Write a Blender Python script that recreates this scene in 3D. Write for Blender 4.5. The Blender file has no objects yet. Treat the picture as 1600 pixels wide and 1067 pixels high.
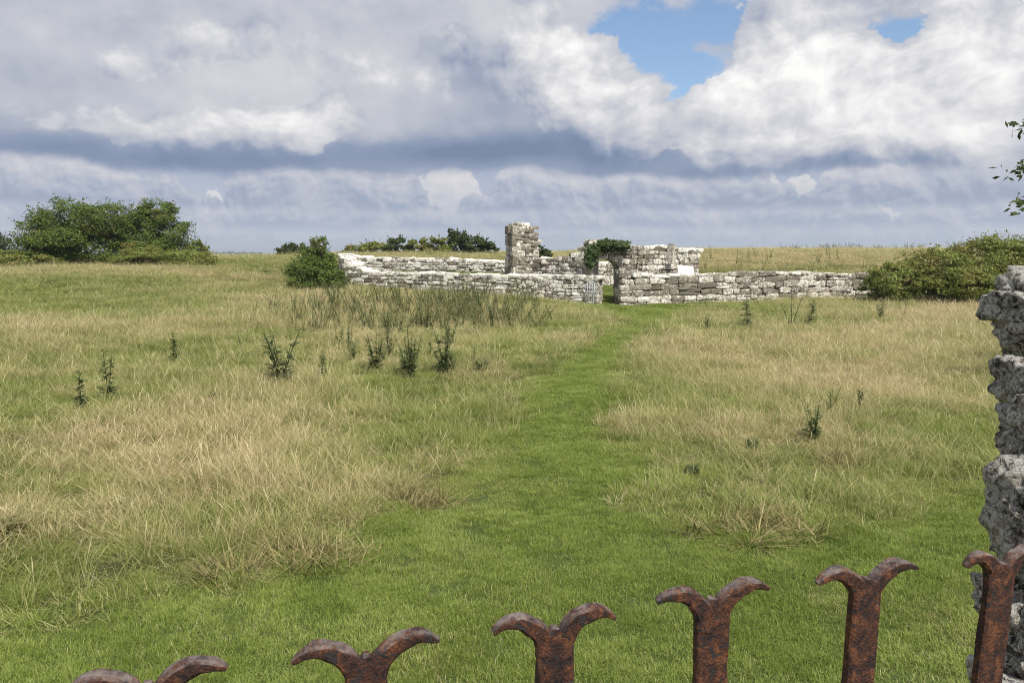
import bpy, bmesh, math, random
import numpy as np
from mathutils import Vector, Matrix, noise as mn

random.seed(7)
rng = np.random.default_rng(7)
SC = bpy.context.scene
COL = SC.collection

# ------------------------------------------------------------------ camera
F = 1155.0
TANP = 135.5 / F
PITCH = math.atan(TANP)
CAMZ = 1.95
cam_d = bpy.data.cameras.new('camera')
cam_d.sensor_width = 36.0
cam_d.lens = F / 1600 * 36.0
cam_d.clip_start = 0.05
cam_d.clip_end = 20000
cam = bpy.data.objects.new('camera', cam_d)
COL.objects.link(cam)
cam.location = (0, 0, CAMZ)
cam.rotation_euler = (math.pi / 2 - PITCH, 0, 0)
SC.camera = cam
CP, SP = math.cos(PITCH), math.sin(PITCH)

def ray(px, py):
    u = (px - 800) / F; v = (533.5 - py) / F
    return Vector((u, CP + v * SP, -SP + v * CP))

def P(px, py, Y):
    """world point seen at photo pixel (px,py) at distance Y along the view"""
    d = ray(px, py); t = Y / d.y
    return Vector((d.x * t, Y, CAMZ + d.z * t))

def project(x, y, z):
    dz = z - CAMZ
    f = y * CP - dz * SP
    u = y * SP + dz * CP
    f = np.maximum(f, 0.05)
    return 800 + F * x / f, 533.5 - F * u / f

# ------------------------------------------------------------------ sun, sky, exposure
SUN_AZ = math.radians(30)      # to the right of straight behind the camera
SUN_EL = math.radians(52)
sun_dir = Vector((math.sin(SUN_AZ) * math.cos(SUN_EL), -math.cos(SUN_AZ) * math.cos(SUN_EL), math.sin(SUN_EL)))
sl = bpy.data.lights.new('sun', 'SUN')
sl.energy = 5.0; sl.angle = math.radians(0.53); sl.color = (1.0, 0.945, 0.86)
so = bpy.data.objects.new('sun', sl); COL.objects.link(so)
so.rotation_euler = sun_dir.to_track_quat('Z', 'Y').to_euler()
so.location = (10, -20, 30)

SC.view_settings.view_transform = 'Standard'
SC.view_settings.look = 'None'
SC.view_settings.gamma = 1.0
SC.view_settings.exposure = 0.15
SC.view_settings.use_curve_mapping = False
SC.render.engine = 'CYCLES'
SC.cycles.use_denoising = True
SC.cycles.denoising_prefilter = 'FAST'
SC.cycles.filter_width = 1.05
SC.cycles.max_bounces = 4
SC.cycles.diffuse_bounces = 2
SC.cycles.transmission_bounces = 3
SC.cycles.transparent_max_bounces = 8

class NT:
    def __init__(self, tree):
        self.t = tree
    def n(self, kind, **kw):
        nd = self.t.nodes.new(kind)
        for k, v in kw.items():
            setattr(nd, k, v)
        return nd
    def link(self, a, b):
        self.t.links.new(a, b)
    def put(self, sock, v):
        if hasattr(v, 'is_output') or isinstance(v, bpy.types.NodeSocket):
            self.t.links.new(v, sock)
        else:
            sock.default_value = v
    def m(self, op, a, b=None, c=None, clamp=False):
        nd = self.t.nodes.new('ShaderNodeMath'); nd.operation = op; nd.use_clamp = clamp
        self.put(nd.inputs[0], a)
        if b is not None: self.put(nd.inputs[1], b)
        if c is not None: self.put(nd.inputs[2], c)
        return nd.outputs[0]
    def vm(self, op, a, b=None, s=None):
        nd = self.t.nodes.new('ShaderNodeVectorMath'); nd.operation = op
        self.put(nd.inputs[0], a)
        if b is not None: self.put(nd.inputs[1], b)
        if s is not None: self.put(nd.inputs['Scale'], s)
        return nd.outputs[0]
    def noise(self, vec, scale, detail=4, rough=0.55, dist=0.0, out='Fac'):
        nd = self.t.nodes.new('ShaderNodeTexNoise')
        if vec is not None: self.link(vec, nd.inputs['Vector'])
        nd.inputs['Scale'].default_value = scale; nd.inputs['Detail'].default_value = detail
        nd.inputs['Roughness'].default_value = rough; nd.inputs['Distortion'].default_value = dist
        return nd.outputs[out]
    def voro(self, vec, scale, feature='F1', out='Distance', detail=0.0):
        nd = self.t.nodes.new('ShaderNodeTexVoronoi'); nd.feature = feature
        if vec is not None: self.link(vec, nd.inputs['Vector'])
        nd.inputs['Scale'].default_value = scale
        if 'Detail' in nd.inputs: nd.inputs['Detail'].default_value = detail
        return nd.outputs[out]
    def ramp(self, fac, stops, interp='LINEAR'):
        nd = self.t.nodes.new('ShaderNodeValToRGB'); cr = nd.color_ramp; cr.interpolation = interp
        while len(cr.elements) < len(stops): cr.elements.new(0.5)
        for e, (p, c) in zip(cr.elements, stops):
            e.position = p
            e.color = (c, c, c, 1) if not isinstance(c, (tuple, list)) else (*c, 1)
        self.put(nd.inputs[0], fac)
        return nd.outputs[0]
    def mix(self, fac, a, b, blend='MIX'):
        nd = self.t.nodes.new('ShaderNodeMix'); nd.data_type = 'RGBA'; nd.blend_type = blend
        self.put(nd.inputs[0], fac)
        for s, v in ((nd.inputs[6], a), (nd.inputs[7], b)):
            if isinstance(v, (tuple, list)): s.default_value = (*v, 1)
            else: self.link(v, s)
        return nd.outputs[2]

def build_world():
    w = bpy.data.worlds.new('World'); SC.world = w; w.use_nodes = True
    w.cycles.sampling_method = 'NONE'
    t = w.node_tree; t.nodes.clear(); N = NT(t)
    tc = N.n('ShaderNodeTexCoord')
    d = tc.outputs['Generated']
    sep = N.n('ShaderNodeSeparateXYZ'); N.link(d, sep.inputs[0])
    x, y, z = sep.outputs
    hyp = N.m('SQRT', N.m('ADD', N.m('MULTIPLY', x, x), N.m('MULTIPLY', y, y)))
    az = N.m('ARCTAN2', x, y)
    tt = N.m('DIVIDE', z, N.m('MAXIMUM', hyp, 0.05))
    cmb = N.n('ShaderNodeCombineXYZ'); N.link(x, cmb.inputs[0]); N.link(y, cmb.inputs[1])
    N.link(N.m('MULTIPLY', z, 1.45), cmb.inputs[2])
    p = cmb.outputs[0]
    wa = N.vm('SUBTRACT', N.noise(p, 4.5, 3, 0.5, out='Color'), (0.5, 0.5, 0.5))
    wb = N.vm('SUBTRACT', N.noise(p, 17, 4, 0.6, out='Color'), (0.5, 0.5, 0.5))
    sa = N.n('ShaderNodeSeparateXYZ'); N.link(wa, sa.inputs[0])
    sb = N.n('ShaderNodeSeparateXYZ'); N.link(wb, sb.inputs[0])
    azw = N.m('ADD', az, N.m('ADD', N.m('MULTIPLY', sa.outputs[0], 0.20), N.m('MULTIPLY', sb.outputs[0], 0.085)))
    tw = N.m('ADD', tt, N.m('ADD', N.m('MULTIPLY', sa.outputs[1], 0.10), N.m('MULTIPLY', sb.outputs[1], 0.06)))
    # nearly straight cloud bases: weaker warp
    twb = N.m('ADD', tt, N.m('ADD', N.m('MULTIPLY', sa.outputs[1], 0.045), N.m('MULTIPLY', sb.outputs[1], 0.012)))

    def pair(A, T):
        c = N.n('ShaderNodeCombineXYZ'); N.link(A, c.inputs[0]); N.link(T, c.inputs[1]); return c.outputs[0]
    AT = pair(azw, tw); ATB = pair(azw, twb)
    def lobes(lst, V=None):
        tot = 0.0
        for (px, py, rx, ry, amp) in lst:
            r = ray(px, py); a0 = math.atan2(r.x, r.y); t0 = r.z / math.hypot(r.x, r.y)
            nd = N.n('ShaderNodeVectorMath'); nd.operation = 'MULTIPLY_ADD'
            N.link(V or AT, nd.inputs[0]); nd.inputs[1].default_value = (F / rx, F / ry, 0); nd.inputs[2].default_value = (-a0 * F / rx, -t0 * F / ry, 0)
            dt = N.n('ShaderNodeVectorMath'); dt.operation = 'DOT_PRODUCT'; N.link(nd.outputs[0], dt.inputs[0]); N.link(nd.outputs[0], dt.inputs[1])
            tot = N.m('MULTIPLY_ADD', N.m('POWER', 0.36788, dt.outputs['Value']), amp, tot)
        return tot
    # cauliflower relief: rounded puffs, lit from the upper right
    ttc = N.m('MINIMUM', tt, 3.0)
    cc = pair(N.m('MULTIPLY_ADD', sa.outputs[2], 0.10, N.m('MULTIPLY_ADD', sb.outputs[0], 0.012, az)), N.m('MULTIPLY_ADD', sa.outputs[1], 0.08, N.m('MULTIPLY_ADD', sb.outputs[1], 0.012, N.m('MULTIPLY', ttc, 1.25))))
    def puffs(vec, scale, det):
        nd = N.n('ShaderNodeTexVoronoi'); nd.voronoi_dimensions = '2D'; nd.feature = 'SMOOTH_F1' if False else 'F1'; nd.normalize = True
        N.link(vec, nd.inputs['Vector']); nd.inputs['Scale'].default_value = scale; nd.inputs['Detail'].default_value = det
        nd.inputs['Roughness'].default_value = 0.52; nd.inputs['Lacunarity'].default_value = 2.3
        return N.m('SUBTRACT', 1.0, nd.outputs['Distance'])
    pw = puffs(cc, 8.5, 3.0); pwo = puffs(N.vm('ADD', cc, (0.011, 0.019, 0)), 8.5, 3.0)
    rel = N.m('SUBTRACT', pw, pwo)
    pf = puffs(cc, 30.0, 2.0); pfo = puffs(N.vm('ADD', cc, (0.004, 0.007, 0)), 30.0, 2.0)
    relf = N.m('SUBTRACT', pf, pfo)
    soft = N.noise(p, 3.4, 5, 0.5); soft2 = N.noise(N.vm('ADD', p, (0.02, 0, 0.05)), 3.4, 5, 0.5)
    srel = N.m('SUBTRACT', soft, soft2)
    low = N.noise(p, 2.2, 2, 0.5)
    dark = lobes([(180, 250, 330, 22, 0.38), (560, 240, 330, 28, 0.34), (840, 236, 160, 24, 0.28),
                  (1400, 262, 280, 26, 0.42), (1180, 272, 130, 20, 0.28), (60, 120, 160, 80, 0.10), (860, 255, 80, 24, 0.10),
                  (760, 150, 90, 70, 0.10), (1100, 235, 120, 40, 0.10), (1330, 215, 240, 45, 0.16), (950, 215, 120, 28, 0.14)], ATB)
    glow = lobes([(620, 90, 200, 60, 0.10), (330, 110, 180, 60, 0.08), (1550, 200, 160, 60, 0.10), (1250, 235, 200, 30, 0.08)])
    def shade(L):
        return N.ramp(L, [(0.0, (0.185, 0.245, 0.38)), (0.25, (0.275, 0.335, 0.465)), (0.48, (0.49, 0.515, 0.59)),
                          (0.68, (0.66, 0.665, 0.70)), (0.86, (0.86, 0.85, 0.85)), (1.0, (1.0, 0.99, 0.97))])
    L = N.m('MULTIPLY_ADD', N.m('SUBTRACT', low, 0.5), 0.30, 0.52)
    L = N.m('MULTIPLY_ADD', srel, 0.75, L)
    L = N.m('MULTIPLY_ADD', rel, 0.28, L)
    L = N.m('MULTIPLY_ADD', N.m('SUBTRACT', soft, 0.5), 0.25, L)
    L = N.m('SUBTRACT', N.m('ADD', L, glow), dark)
    col = shade(L)
    # clear gaps
    gap = lobes([(1045, 75, 70, 50, 1.0), (1070, 150, 36, 50, 0.9), (1120, 15, 60, 50, 0.9), (975, 70, 50, 25, 0.6), (1090, 62, 40, 18, -0.6),
                 (1375, 45, 62, 32, 1.0), (1330, 70, 40, 20, 0.5), (1170, -110, 200, 60, 0.7)])
    wisp = N.noise(p, 12, 6, 0.62)
    g = N.m('MULTIPLY_ADD', N.m('SUBTRACT', wisp, 0.52), 1.9, gap)
    # elsewhere the same broken cover goes on: some blue holes
    hole = N.noise(N.vm('ADD', p, (3.1, 1.7, 0.4)), 2.4, 4, 0.55)
    frontm = N.ramp(N.m('ABSOLUTE', az), [(0.62, 0.0), (0.85, 1.0)])
    highm = N.ramp(tt, [(0.42, 0.0), (0.62, 1.0)])
    else_m = N.m('MAXIMUM', frontm, highm)
    g = N.m('MAXIMUM', g, N.m('MULTIPLY', else_m, N.m('MULTIPLY', N.m('SUBTRACT', hole, 0.56), 9.0)))
    gm = N.ramp(g, [(0.30, 0.0), (0.85, 1.0)], 'EASE')
    sky = N.n('ShaderNodeTexSky'); sky.sky_type = 'NISHITA'; sky.sun_disc = False
    sky.sun_elevation = SUN_EL; sky.sun_rotation = math.pi - SUN_AZ
    sky.air_density = 1.0; sky.dust_density = 0.6; sky.ozone_density = 2.0
    blue = N.mix(1.0, sky.outputs[0], (0.145, 0.145, 0.145), 'MULTIPLY')
    col = N.mix(gm, col, blue)
    # bright heaps standing in front of the grey deck
    heap = lobes([(925, 135, 95, 75, 1.0), (868, 70, 50, 45, 0.75), (985, 175, 75, 38, 0.8), (1290, 130, 170, 85, 1.1), (1185, 140, 70, 70, 0.95), (1480, 130, 170, 110, 1.0),
                  (1130, 200, 45, 30, 0.6), (1062, 85, 62, 75, -0.85), (1095, 20, 50, 45, -0.5), (1383, 45, 58, 32, -1.7), (1220, 40, 75, 50, 0.85), (1570, 20, 120, 60, 0.8), (1450, 30, 60, 30, 0.5), (478, 172, 80, 26, 0.85), (420, 195, 70, 26, 0.6),
                  (220, 195, 150, 34, 0.75), (160, 80, 60, 22, 0.45), (650, 95, 110, 45, 0.5), (340, 60, 120, 40, 0.4), (1340, 225, 85, 24, 0.6), (1500, 222, 70, 20, 0.45)])
    Dn = N.m('MULTIPLY_ADD', N.m('SUBTRACT', pw, 0.55), 1.15, heap)
    hm = N.m('MULTIPLY', N.ramp(Dn, [(0.36, 0.0), (0.50, 1.0)], 'EASE'), N.ramp(heap, [(0.05, 0.0), (0.3, 1.0)]))
    Lh = N.m('MULTIPLY_ADD', rel, 1.05, N.m('MULTIPLY_ADD', relf, 0.18, N.m('MULTIPLY_ADD', N.m('MINIMUM', heap, 1.1), 0.30, 0.48)))
    Lh = N.m('MULTIPLY_ADD', srel, 1.1, N.m('SUBTRACT', Lh, N.m('MULTIPLY', dark, 0.8)))
    col = N.mix(hm, col, shade(Lh))
    # rows of distant heaped clouds under the main deck
    def layer(under, seed, t0, amp, freq, topc, basec):
        cv = N.n('ShaderNodeCombineXYZ'); N.link(x, cv.inputs[0]); N.link(y, cv.inputs[1]); cv.inputs[2].default_value = seed
        n = N.noise(cv.outputs[0], freq, 3, 0.55)
        top = N.m('MULTIPLY_ADD', N.m('SUBTRACT', n, 0.43), amp * 15.0, t0)
        top = N.m('MULTIPLY_ADD', N.m('SUBTRACT', pf, 0.55), 0.055, N.m('MULTIPLY_ADD', N.m('SUBTRACT', pw, 0.55), 0.02, top))
        tb = t0 - amp * 0.9
        hgt = N.m('SUBTRACT', top, tt)
        msk = N.m('MULTIPLY', N.ramp(N.m('MULTIPLY', hgt, 90.0), [(0.0, 0.0), (0.5, 1.0)], 'EASE'), N.ramp(N.m('MULTIPLY', N.m('SUBTRACT', tt, tb - 0.008), 40.0), [(0.0, 0.0), (0.6, 1.0)], 'EASE'))
        sh = N.m('MULTIPLY', N.m('SUBTRACT', tt, tb), 0.55 / (amp * 2.2))
        sh = N.m('ADD', sh, N.m('MULTIPLY_ADD', relf, 0.8, N.m('MULTIPLY', rel, 1.1)))
        return N.mix(N.m('MULTIPLY', msk, 0.95), under, N.mix(N.m('MINIMUM', N.m('MAXIMUM', N.m('MULTIPLY', sh, N.ramp(sh, [(0.0, 1.0), (1.0, 0.72)])), 0.0), 0.8), basec, topc))
    back = N.mix(N.ramp(tt, [(0.0, 0.0), (0.12, 1.0)]), (0.56, 0.60, 0.68), (0.40, 0.46, 0.59))
    back = layer(back, 1.3, 0.026, 0.013, 10.0, (0.80, 0.77, 0.76), (0.43, 0.49, 0.60))
    back = layer(back, 4.1, 0.050, 0.018, 7.5, (0.84, 0.80, 0.78), (0.38, 0.44, 0.565))
    back = layer(back, 7.7, 0.080, 0.024, 6.0, (0.88, 0.84, 0.81), (0.33, 0.39, 0.52))
    deck = N.ramp(N.m('MULTIPLY_ADD', N.m('SUBTRACT', pw, 0.55), -0.02, twb), [(0.090, 0.0), (0.106, 1.0)], 'EASE')
    col = N.mix(deck, back, col)
    # air near the horizon is paler
    hz = N.ramp(tt, [(0.0, 0.30), (0.04, 0.10), (0.10, 0.0)])
    col = N.mix(hz, col, (0.55, 0.59, 0.67))
    bg = N.n('ShaderNodeBackground'); N.link(col, bg.inputs[0]); bg.inputs[1].default_value = 0.92
    out = N.n('ShaderNodeOutputWorld'); N.link(bg.outputs[0], out.inputs[0])
build_world()

# ------------------------------------------------------------------ helpers
def new_mat(name):
    m = bpy.data.materials.new(name); m.use_nodes = True
    m.node_tree.nodes.clear()
    return m, NT(m.node_tree)

def finish(N, shader, disp=None):
    out = N.n('ShaderNodeOutputMaterial'); N.link(shader, out.inputs[0])

def principled(N, col, rough=0.85, bump=None, bump_s=0.3, dist=0.01, metallic=0.0, spec=0.3):
    b = N.n('ShaderNodeBsdfPrincipled')
    N.put(b.inputs['Base Color'], col if not isinstance(col, tuple) else (*col, 1))
    N.put(b.inputs['Roughness'], rough)
    b.inputs['Metallic'].default_value = metallic
    b.inputs['Specular IOR Level'].default_value = spec
    if bump is not None:
        bp = N.n('ShaderNodeBump'); N.link(bump, bp.inputs['Height'])
        bp.inputs['Strength'].default_value = bump_s; bp.inputs['Distance'].default_value = dist
        N.link(bp.outputs[0], b.inputs['Normal'])
    return b.outputs[0]

def mesh_data(name, verts, faces, mat=None, smooth=False):
    me = bpy.data.meshes.new(name)
    me.from_pydata([tuple(v) for v in verts], [], faces)
    if mat: me.materials.append(mat)
    if smooth: me.polygons.foreach_set('use_smooth', [True] * len(me.polygons))
    me.update()
    return me

def quads_mesh(name, V, nper, mat, attr=None, attr_name='lv'):
    """V: (n, nper, 3) array, each a polygon of nper corners; fast build"""
    n = V.shape[0]
    me = bpy.data.meshes.new(name)
    me.vertices.add(n * nper); me.vertices.foreach_set('co', V.reshape(-1).astype(np.float32))
    me.loops.add(n * nper); me.loops.foreach_set('vertex_index', np.arange(n * nper, dtype=np.int32))
    me.polygons.add(n); me.polygons.foreach_set('loop_start', np.arange(0, n * nper, nper, dtype=np.int32))
    me.update(calc_edges=True)
    if mat: me.materials.append(mat)
    if attr is not None:
        a = me.attributes.new(attr_name, 'FLOAT', 'POINT')
        a.data.foreach_set('value', np.repeat(attr, nper).astype(np.float32))
    return me

def link(name, me, parent=None, loc=(0, 0, 0)):
    o = bpy.data.objects.new(name, me); COL.objects.link(o)
    o.location = loc
    if parent: o.parent = parent
    return o

def tag(o, label, cat, group=None):
    o['label'] = label; o['category'] = cat
    if group: o['group'] = group
    return o

def thing(name, label, cat, loc=(0, 0, 0), group=None):
    o = bpy.data.objects.new(name, None); COL.objects.link(o)
    o.empty_display_size = 0.2; o.location = loc; o['kind'] = 'thing'
    return tag(o, label, cat, group)

def fbm(v, o=4, s=1.0):
    return mn.fractal(Vector(v) * s, 0.9, 2.1, o)

def tube(path, radii, sides=6):
    """verts/faces of a tapered tube along a list of points"""
    V = []; Fc = []
    n = len(path)
    for i, (c, r) in enumerate(zip(path, radii)):
        c = Vector(c)
        d = Vector(path[min(i + 1, n - 1)]) - Vector(path[max(i - 1, 0)])
        q = d.to_track_quat('Z', 'Y')
        for k in range(sides):
            a = 2 * math.pi * k / sides
            V.append(c + q @ Vector((math.cos(a) * r, math.sin(a) * r, 0)))
    for i in range(n - 1):
        for k in range(sides):
            Fc.append((i * sides + k, i * sides + (k + 1) % sides, (i + 1) * sides + (k + 1) % sides, (i + 1) * sides + k))
    Fc.append(tuple(range(sides))[::-1]); Fc.append(tuple(range((n - 1) * sides, n * sides)))
    return V, Fc

def merge(parts):
    V = []; Fc = []
    for v, f in parts:
        o = len(V); V += list(v); Fc += [tuple(i + o for i in q) for q in f]
    return V, Fc

# ------------------------------------------------------------------ terrain
CPTS = [(-30, 0, 0.1), (30, 0, 0.0), (0, 0, 0), (-6, 3, 0), (6, 3, 0), (0, 6, 0), (-7, 8, 0.04), (7, 8, 0), (0, 12, 0), (-9, 14, 0.16), (10, 14, 0.02),
        (0, 18, 0.0), (5, 20, 0), (3, 25, 0.0), (3.9, 28.6, 0.03), (7, 28, 0.03), (0, 26, 0.12), (-2, 30.2, 0.31), (-5, 27, 0.3), (-8.3, 31, 0.45), (-7.3, 33.2, 0.52),
        (-13, 22, 0.40), (-22, 22, 0.50), (-17, 31, 0.98), (-26, 30, 1.0), (-20, 40, 1.36), (-28, 40, 1.4), (-14, 40, 1.5), (-40, 40, 1.45),
        (4.8, 32, 0.15), (5.0, 36, 0.36), (-1, 36, 0.95), (-5, 38, 1.12), (-9, 39, 1.25), (0, 40, 1.15), (8, 36, 0.4), (8, 42, 0.8),
        (15, 31, 0.16), (23, 30, 0.3), (13, 22, 0.05), (26, 20, 0.2), (34, 30, 0.5), (16, 45, 1.0), (26, 60, 1.95), (35, 80, 2.45), (12, 80, 2.35), (48, 60, 2.1),
        (8, 60, 1.75), (-10, 60, 2.0), (-4, 60, 2.05), (-16, 60, 1.8), (-24, 60, 1.72), (-42, 60, 1.8), (0, 80, 1.95), (-20, 80, 1.4), (-45, 80, 1.5), (60, 85, 2.4), (60, 30, 0.8), (-60, 30, 1.0)]
_cp = np.array(CPTS, float)
def _tps(r2):
    return np.where(r2 > 1e-9, 0.5 * r2 * np.log(np.maximum(r2, 1e-9)), 0.0)
_n = len(_cp)
_A = np.zeros((_n + 3, _n + 3))
_d2 = ((_cp[:, None, :2] - _cp[None, :, :2]) ** 2).sum(-1)
_A[:_n, :_n] = _tps(_d2) + np.eye(_n) * 2.0
_A[:_n, _n] = 1; _A[:_n, _n + 1:] = _cp[:, :2]; _A[_n, :_n] = 1; _A[_n + 1:, :_n] = _cp[:, :2].T
_w = np.linalg.solve(_A, np.concatenate([_cp[:, 2], np.zeros(3)]))

def wave(x, y):
    return (0.028 * np.sin(x * 1.7 + 1.3 * np.sin(y * 0.9)) * np.sin(y * 1.3 + 0.7 * np.sin(x * 0.8 + 1.0))
            + 0.03 * np.sin(x * 0.61 + 2.0) * np.sin(y * 0.53 + 0.5))

def H(x, y):
    x = np.atleast_1d(np.asarray(x, float)); y = np.atleast_1d(np.asarray(y, float))
    shp = x.shape; x = x.ravel(); y = y.ravel()
    xc = np.clip(x, -60, 60); yc = np.clip(y, 0, 85)
    out = np.empty_like(xc)
    for i in range(0, len(xc), 20000):
        q = np.stack([xc[i:i + 20000], yc[i:i + 20000]], 1)
        d2 = ((q[:, None, :] - _cp[None, :, :2]) ** 2).sum(-1)
        out[i:i + 20000] = _tps(d2) @ _w[:_n] + _w[_n] + q @ _w[_n + 1:]
    over = np.hypot(x - xc, np.maximum(y - 85, 0) + np.maximum(-y, 0) * 0.0)
    out = out + wave(xc, yc) - np.minimum(over * 0.03, 5.0)
    return out.reshape(shp)

def h1(x, y):
    return float(H(x, y)[0])

def poly_inside(px, py, poly):
    ins = np.zeros(px.shape, bool); n = len(poly)
    for i in range(n):
        x1, y1 = poly[i]; x2, y2 = poly[(i + 1) % n]
        c = ((y1 > py) != (y2 > py)) & (px < (x2 - x1) * (py - y1) / ((y2 - y1) if y2 != y1 else 1e-9) + x1)
        ins ^= c
    return ins

def poly_dist(px, py, poly):
    best = np.full(px.shape, 1e9); n = len(poly)
    for i in range(n):
        x1, y1 = poly[i]; x2, y2 = poly[(i + 1) % n]
        dx, dy = x2 - x1, y2 - y1; L2 = dx * dx + dy * dy + 1e-9
        t = np.clip(((px - x1) * dx + (py - y1) * dy) / L2, 0, 1)
        best = np.minimum(best, np.hypot(px - x1 - t * dx, py - y1 - t * dy))
    return best

def gpt(px, py):
    """ground point under a photo pixel"""
    Y = 10.0
    d = ray(px, py)
    for _ in range(40):
        z = h1(d.x / d.y * Y, Y)
        Y2 = (CAMZ - z) / max(-d.z / d.y, 1e-4)
        Y = 0.5 * Y + 0.5 * min(Y2, 80)
    return (d.x / d.y * Y, Y)

# outline of the mown path and lawn, on the ground
MOWN = [(-9, 1.0)] + [gpt(*q) for q in [(0, 975), (200, 960), (400, 925), (560, 872), (665, 800), (755, 720), (812, 655), (842, 600), (905, 547), (985, 507)]]
MOWN += [(3.0, 27.4), (3.4, 28.9), (4.4, 28.9), (7.6, 28.6)]
MOWN += [gpt(*q) for q in [(1070, 489), (1010, 513), (968, 556), (948, 620), (950, 700), (965, 755), (1000, 798), (1100, 822), (1250, 828), (1400, 800), (1530, 775)]]
MOWN += [(6, 5.2), (10, 5.0), (10, 1.0)]
INSIDE = [(3.6, 28.8), (4.4, 28.8), (12, 31.5), (11, 37), (-8, 39), (-6.5, 33.5), (0, 31.5)]

def vnoise(x, y, s, seed=0):
    xs = x * s + seed * 17.3; ys = y * s + seed * 9.1
    xi = np.floor(xs).astype(int); yi = np.floor(ys).astype(int); fx = xs - xi; fy = ys - yi
    fx = fx * fx * (3 - 2 * fx); fy = fy * fy * (3 - 2 * fy)
    def hsh(a, b):
        v = np.sin(a * 127.1 + b * 311.7 + seed * 74.7) * 43758.5453
        return v - np.floor(v)
    return ((hsh(xi, yi) * (1 - fx) + hsh(xi + 1, yi) * fx) * (1 - fy) + (hsh(xi, yi + 1) * (1 - fx) + hsh(xi + 1, yi + 1) * fx) * fy)

def vfbm(x, y, s, seed=0):
    return (vnoise(x, y, s, seed) + 0.5 * vnoise(x, y, s * 2.1, seed + 1) + 0.25 * vnoise(x, y, s * 4.3, seed + 2)) / 1.75

def wild(x, y):
    """0 on the mown lawn, rising to 1 in the long meadow grass (metres from the mown edge)"""
    ins = poly_inside(x, y, MOWN); d = poly_dist(x, y, MOWN)
    jit = (vfbm(x, y, 1.6, 3) - 0.5) * (0.35 + 0.35 * np.clip((10 - y) / 5, 0, 1))
    w = np.where(ins, -d, d) + jit
    width = 0.18 + 0.6 * np.clip((8 - y) / 5, 0, 1)
    w = np.clip(w / width, 0, 1)
    ins2 = poly_inside(x, y, INSIDE)
    return np.where(ins2, 0.0, w)

DRY = [(200, 690, 330, 100, .45), (60, 800, 150, 50, .5), (420, 730, 180, 60, .35), (720, 495, 220, 30, .35), (520, 470, 130, 22, .4),
       (1260, 610, 200, 50, .40), (1130, 540, 160, 40, .30), (1470, 500, 130, 45, .45), (1400, 570, 160, 50, .30), (60, 525, 90, 26, .4), (330, 520, 200, 22, .22),
       (180, 424, 260, 9, .5), (420, 440, 120, 14, .35), (1230, 405, 300, 16, .8), (650, 400, 160, 10, .3),
       (110, 470, 170, 22, -.30), (140, 560, 150, 25, -.22), (700, 650, 110, 70, -.10), (640, 740, 100, 50, -.08), (1420, 720, 200, 50, -.15),
       (250, 905, 380, 45, -.40), (450, 880, 70, 22, .45), (655, 785, 40, 18, .5), (1180, 828, 90, 9, .4), (20, 830, 60, 25, .3), (1180, 575, 60, 15, -.2), (850, 520, 60, 25, -.2)]
def dryness(x, y):
    z = H(x, y); px, py = project(x, y, z)
    t = 0.25 + (vfbm(x, y, 0.45, 5) - 0.5) * 0.9 + (vfbm(x, y, 1.9, 8) - 0.5) * 0.7
    for (cx, cy, rx, ry, a) in DRY:
        t = t + 0.88 * a * np.exp(-((px - cx) / rx) ** 2 - ((py - cy) / ry) ** 2)
    return np.clip(t, 0, 1)

# ------------------------------------------------------------------ ground sheet
def spaced(a, b, first, grow):
    out = [a]; s = first
    while out[-1] < b:
        out.append(out[-1] + s); s *= grow
    return out
def build_ground():
    yr = list(np.arange(-6, 42, 0.3)) + spaced(42, 4000, 0.5, 1.09)
    xp = list(np.arange(0, 26, 0.4)) + spaced(26, 4000, 0.6, 1.13)
    xr = [-v for v in xp[:0:-1]] + xp
    X, Y = np.meshgrid(np.array(xr), np.array(yr))
    Z = H(X, Y)
    nx, ny = len(xr), len(yr)
    V = np.stack([X, Y, Z], -1).reshape(-1, 3)
    idx = np.arange(nx * ny).reshape(ny, nx)
    Fq = np.stack([idx[:-1, :-1], idx[:-1, 1:], idx[1:, 1:], idx[1:, :-1]], -1).reshape(-1, 4)
    me = bpy.data.meshes.new('ground')
    me.from_pydata(V.tolist(), [], Fq.tolist())
    me.polygons.foreach_set('use_smooth', [True] * len(me.polygons))
    near = (np.abs(V[:, 0]) < 90) & (V[:, 1] < 110)
    w = np.ones(len(V)); w[near] = wild(V[near, 0], V[near, 1])
    dr = np.full(len(V), 0.5); dr[near] = dryness(V[near, 0], np.maximum(V[near, 1], 0.5))
    for nm, arr in (('wild', w), ('dry', dr)):
        a = me.attributes.new(nm, 'FLOAT', 'POINT'); a.data.foreach_set('value', arr.astype(np.float32))
    m, N = new_mat('turf')
    g = N.n('ShaderNodeNewGeometry')
    aw = N.n('ShaderNodeAttribute', attribute_name='wild').outputs['Fac']
    ad = N.n('ShaderNodeAttribute', attribute_name='dry').outputs['Fac']
    n1 = N.noise(g.outputs['Position'], 9, 6, 0.65)
    n2 = N.noise(g.outputs['Position'], 60, 4, 0.6)
    lawn = N.mix(n1, (0.055, 0.085, 0.018), (0.095, 0.125, 0.035))
    mead = N.mix(ad, (0.055, 0.065, 0.022), (0.19, 0.155, 0.08))
    c = N.mix(aw, lawn, mead)
    c = N.mix(N.ramp(n2, [(0.35, 0.0), (0.7, 0.45)]), c, (0.045, 0.04, 0.02))
    finish(N, principled(N, c, 0.95, n2, 0.6, 0.03, spec=0.1))
    me.materials.append(m)
    o = link('ground', me); o['kind'] = 'structure'
build_ground()

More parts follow.
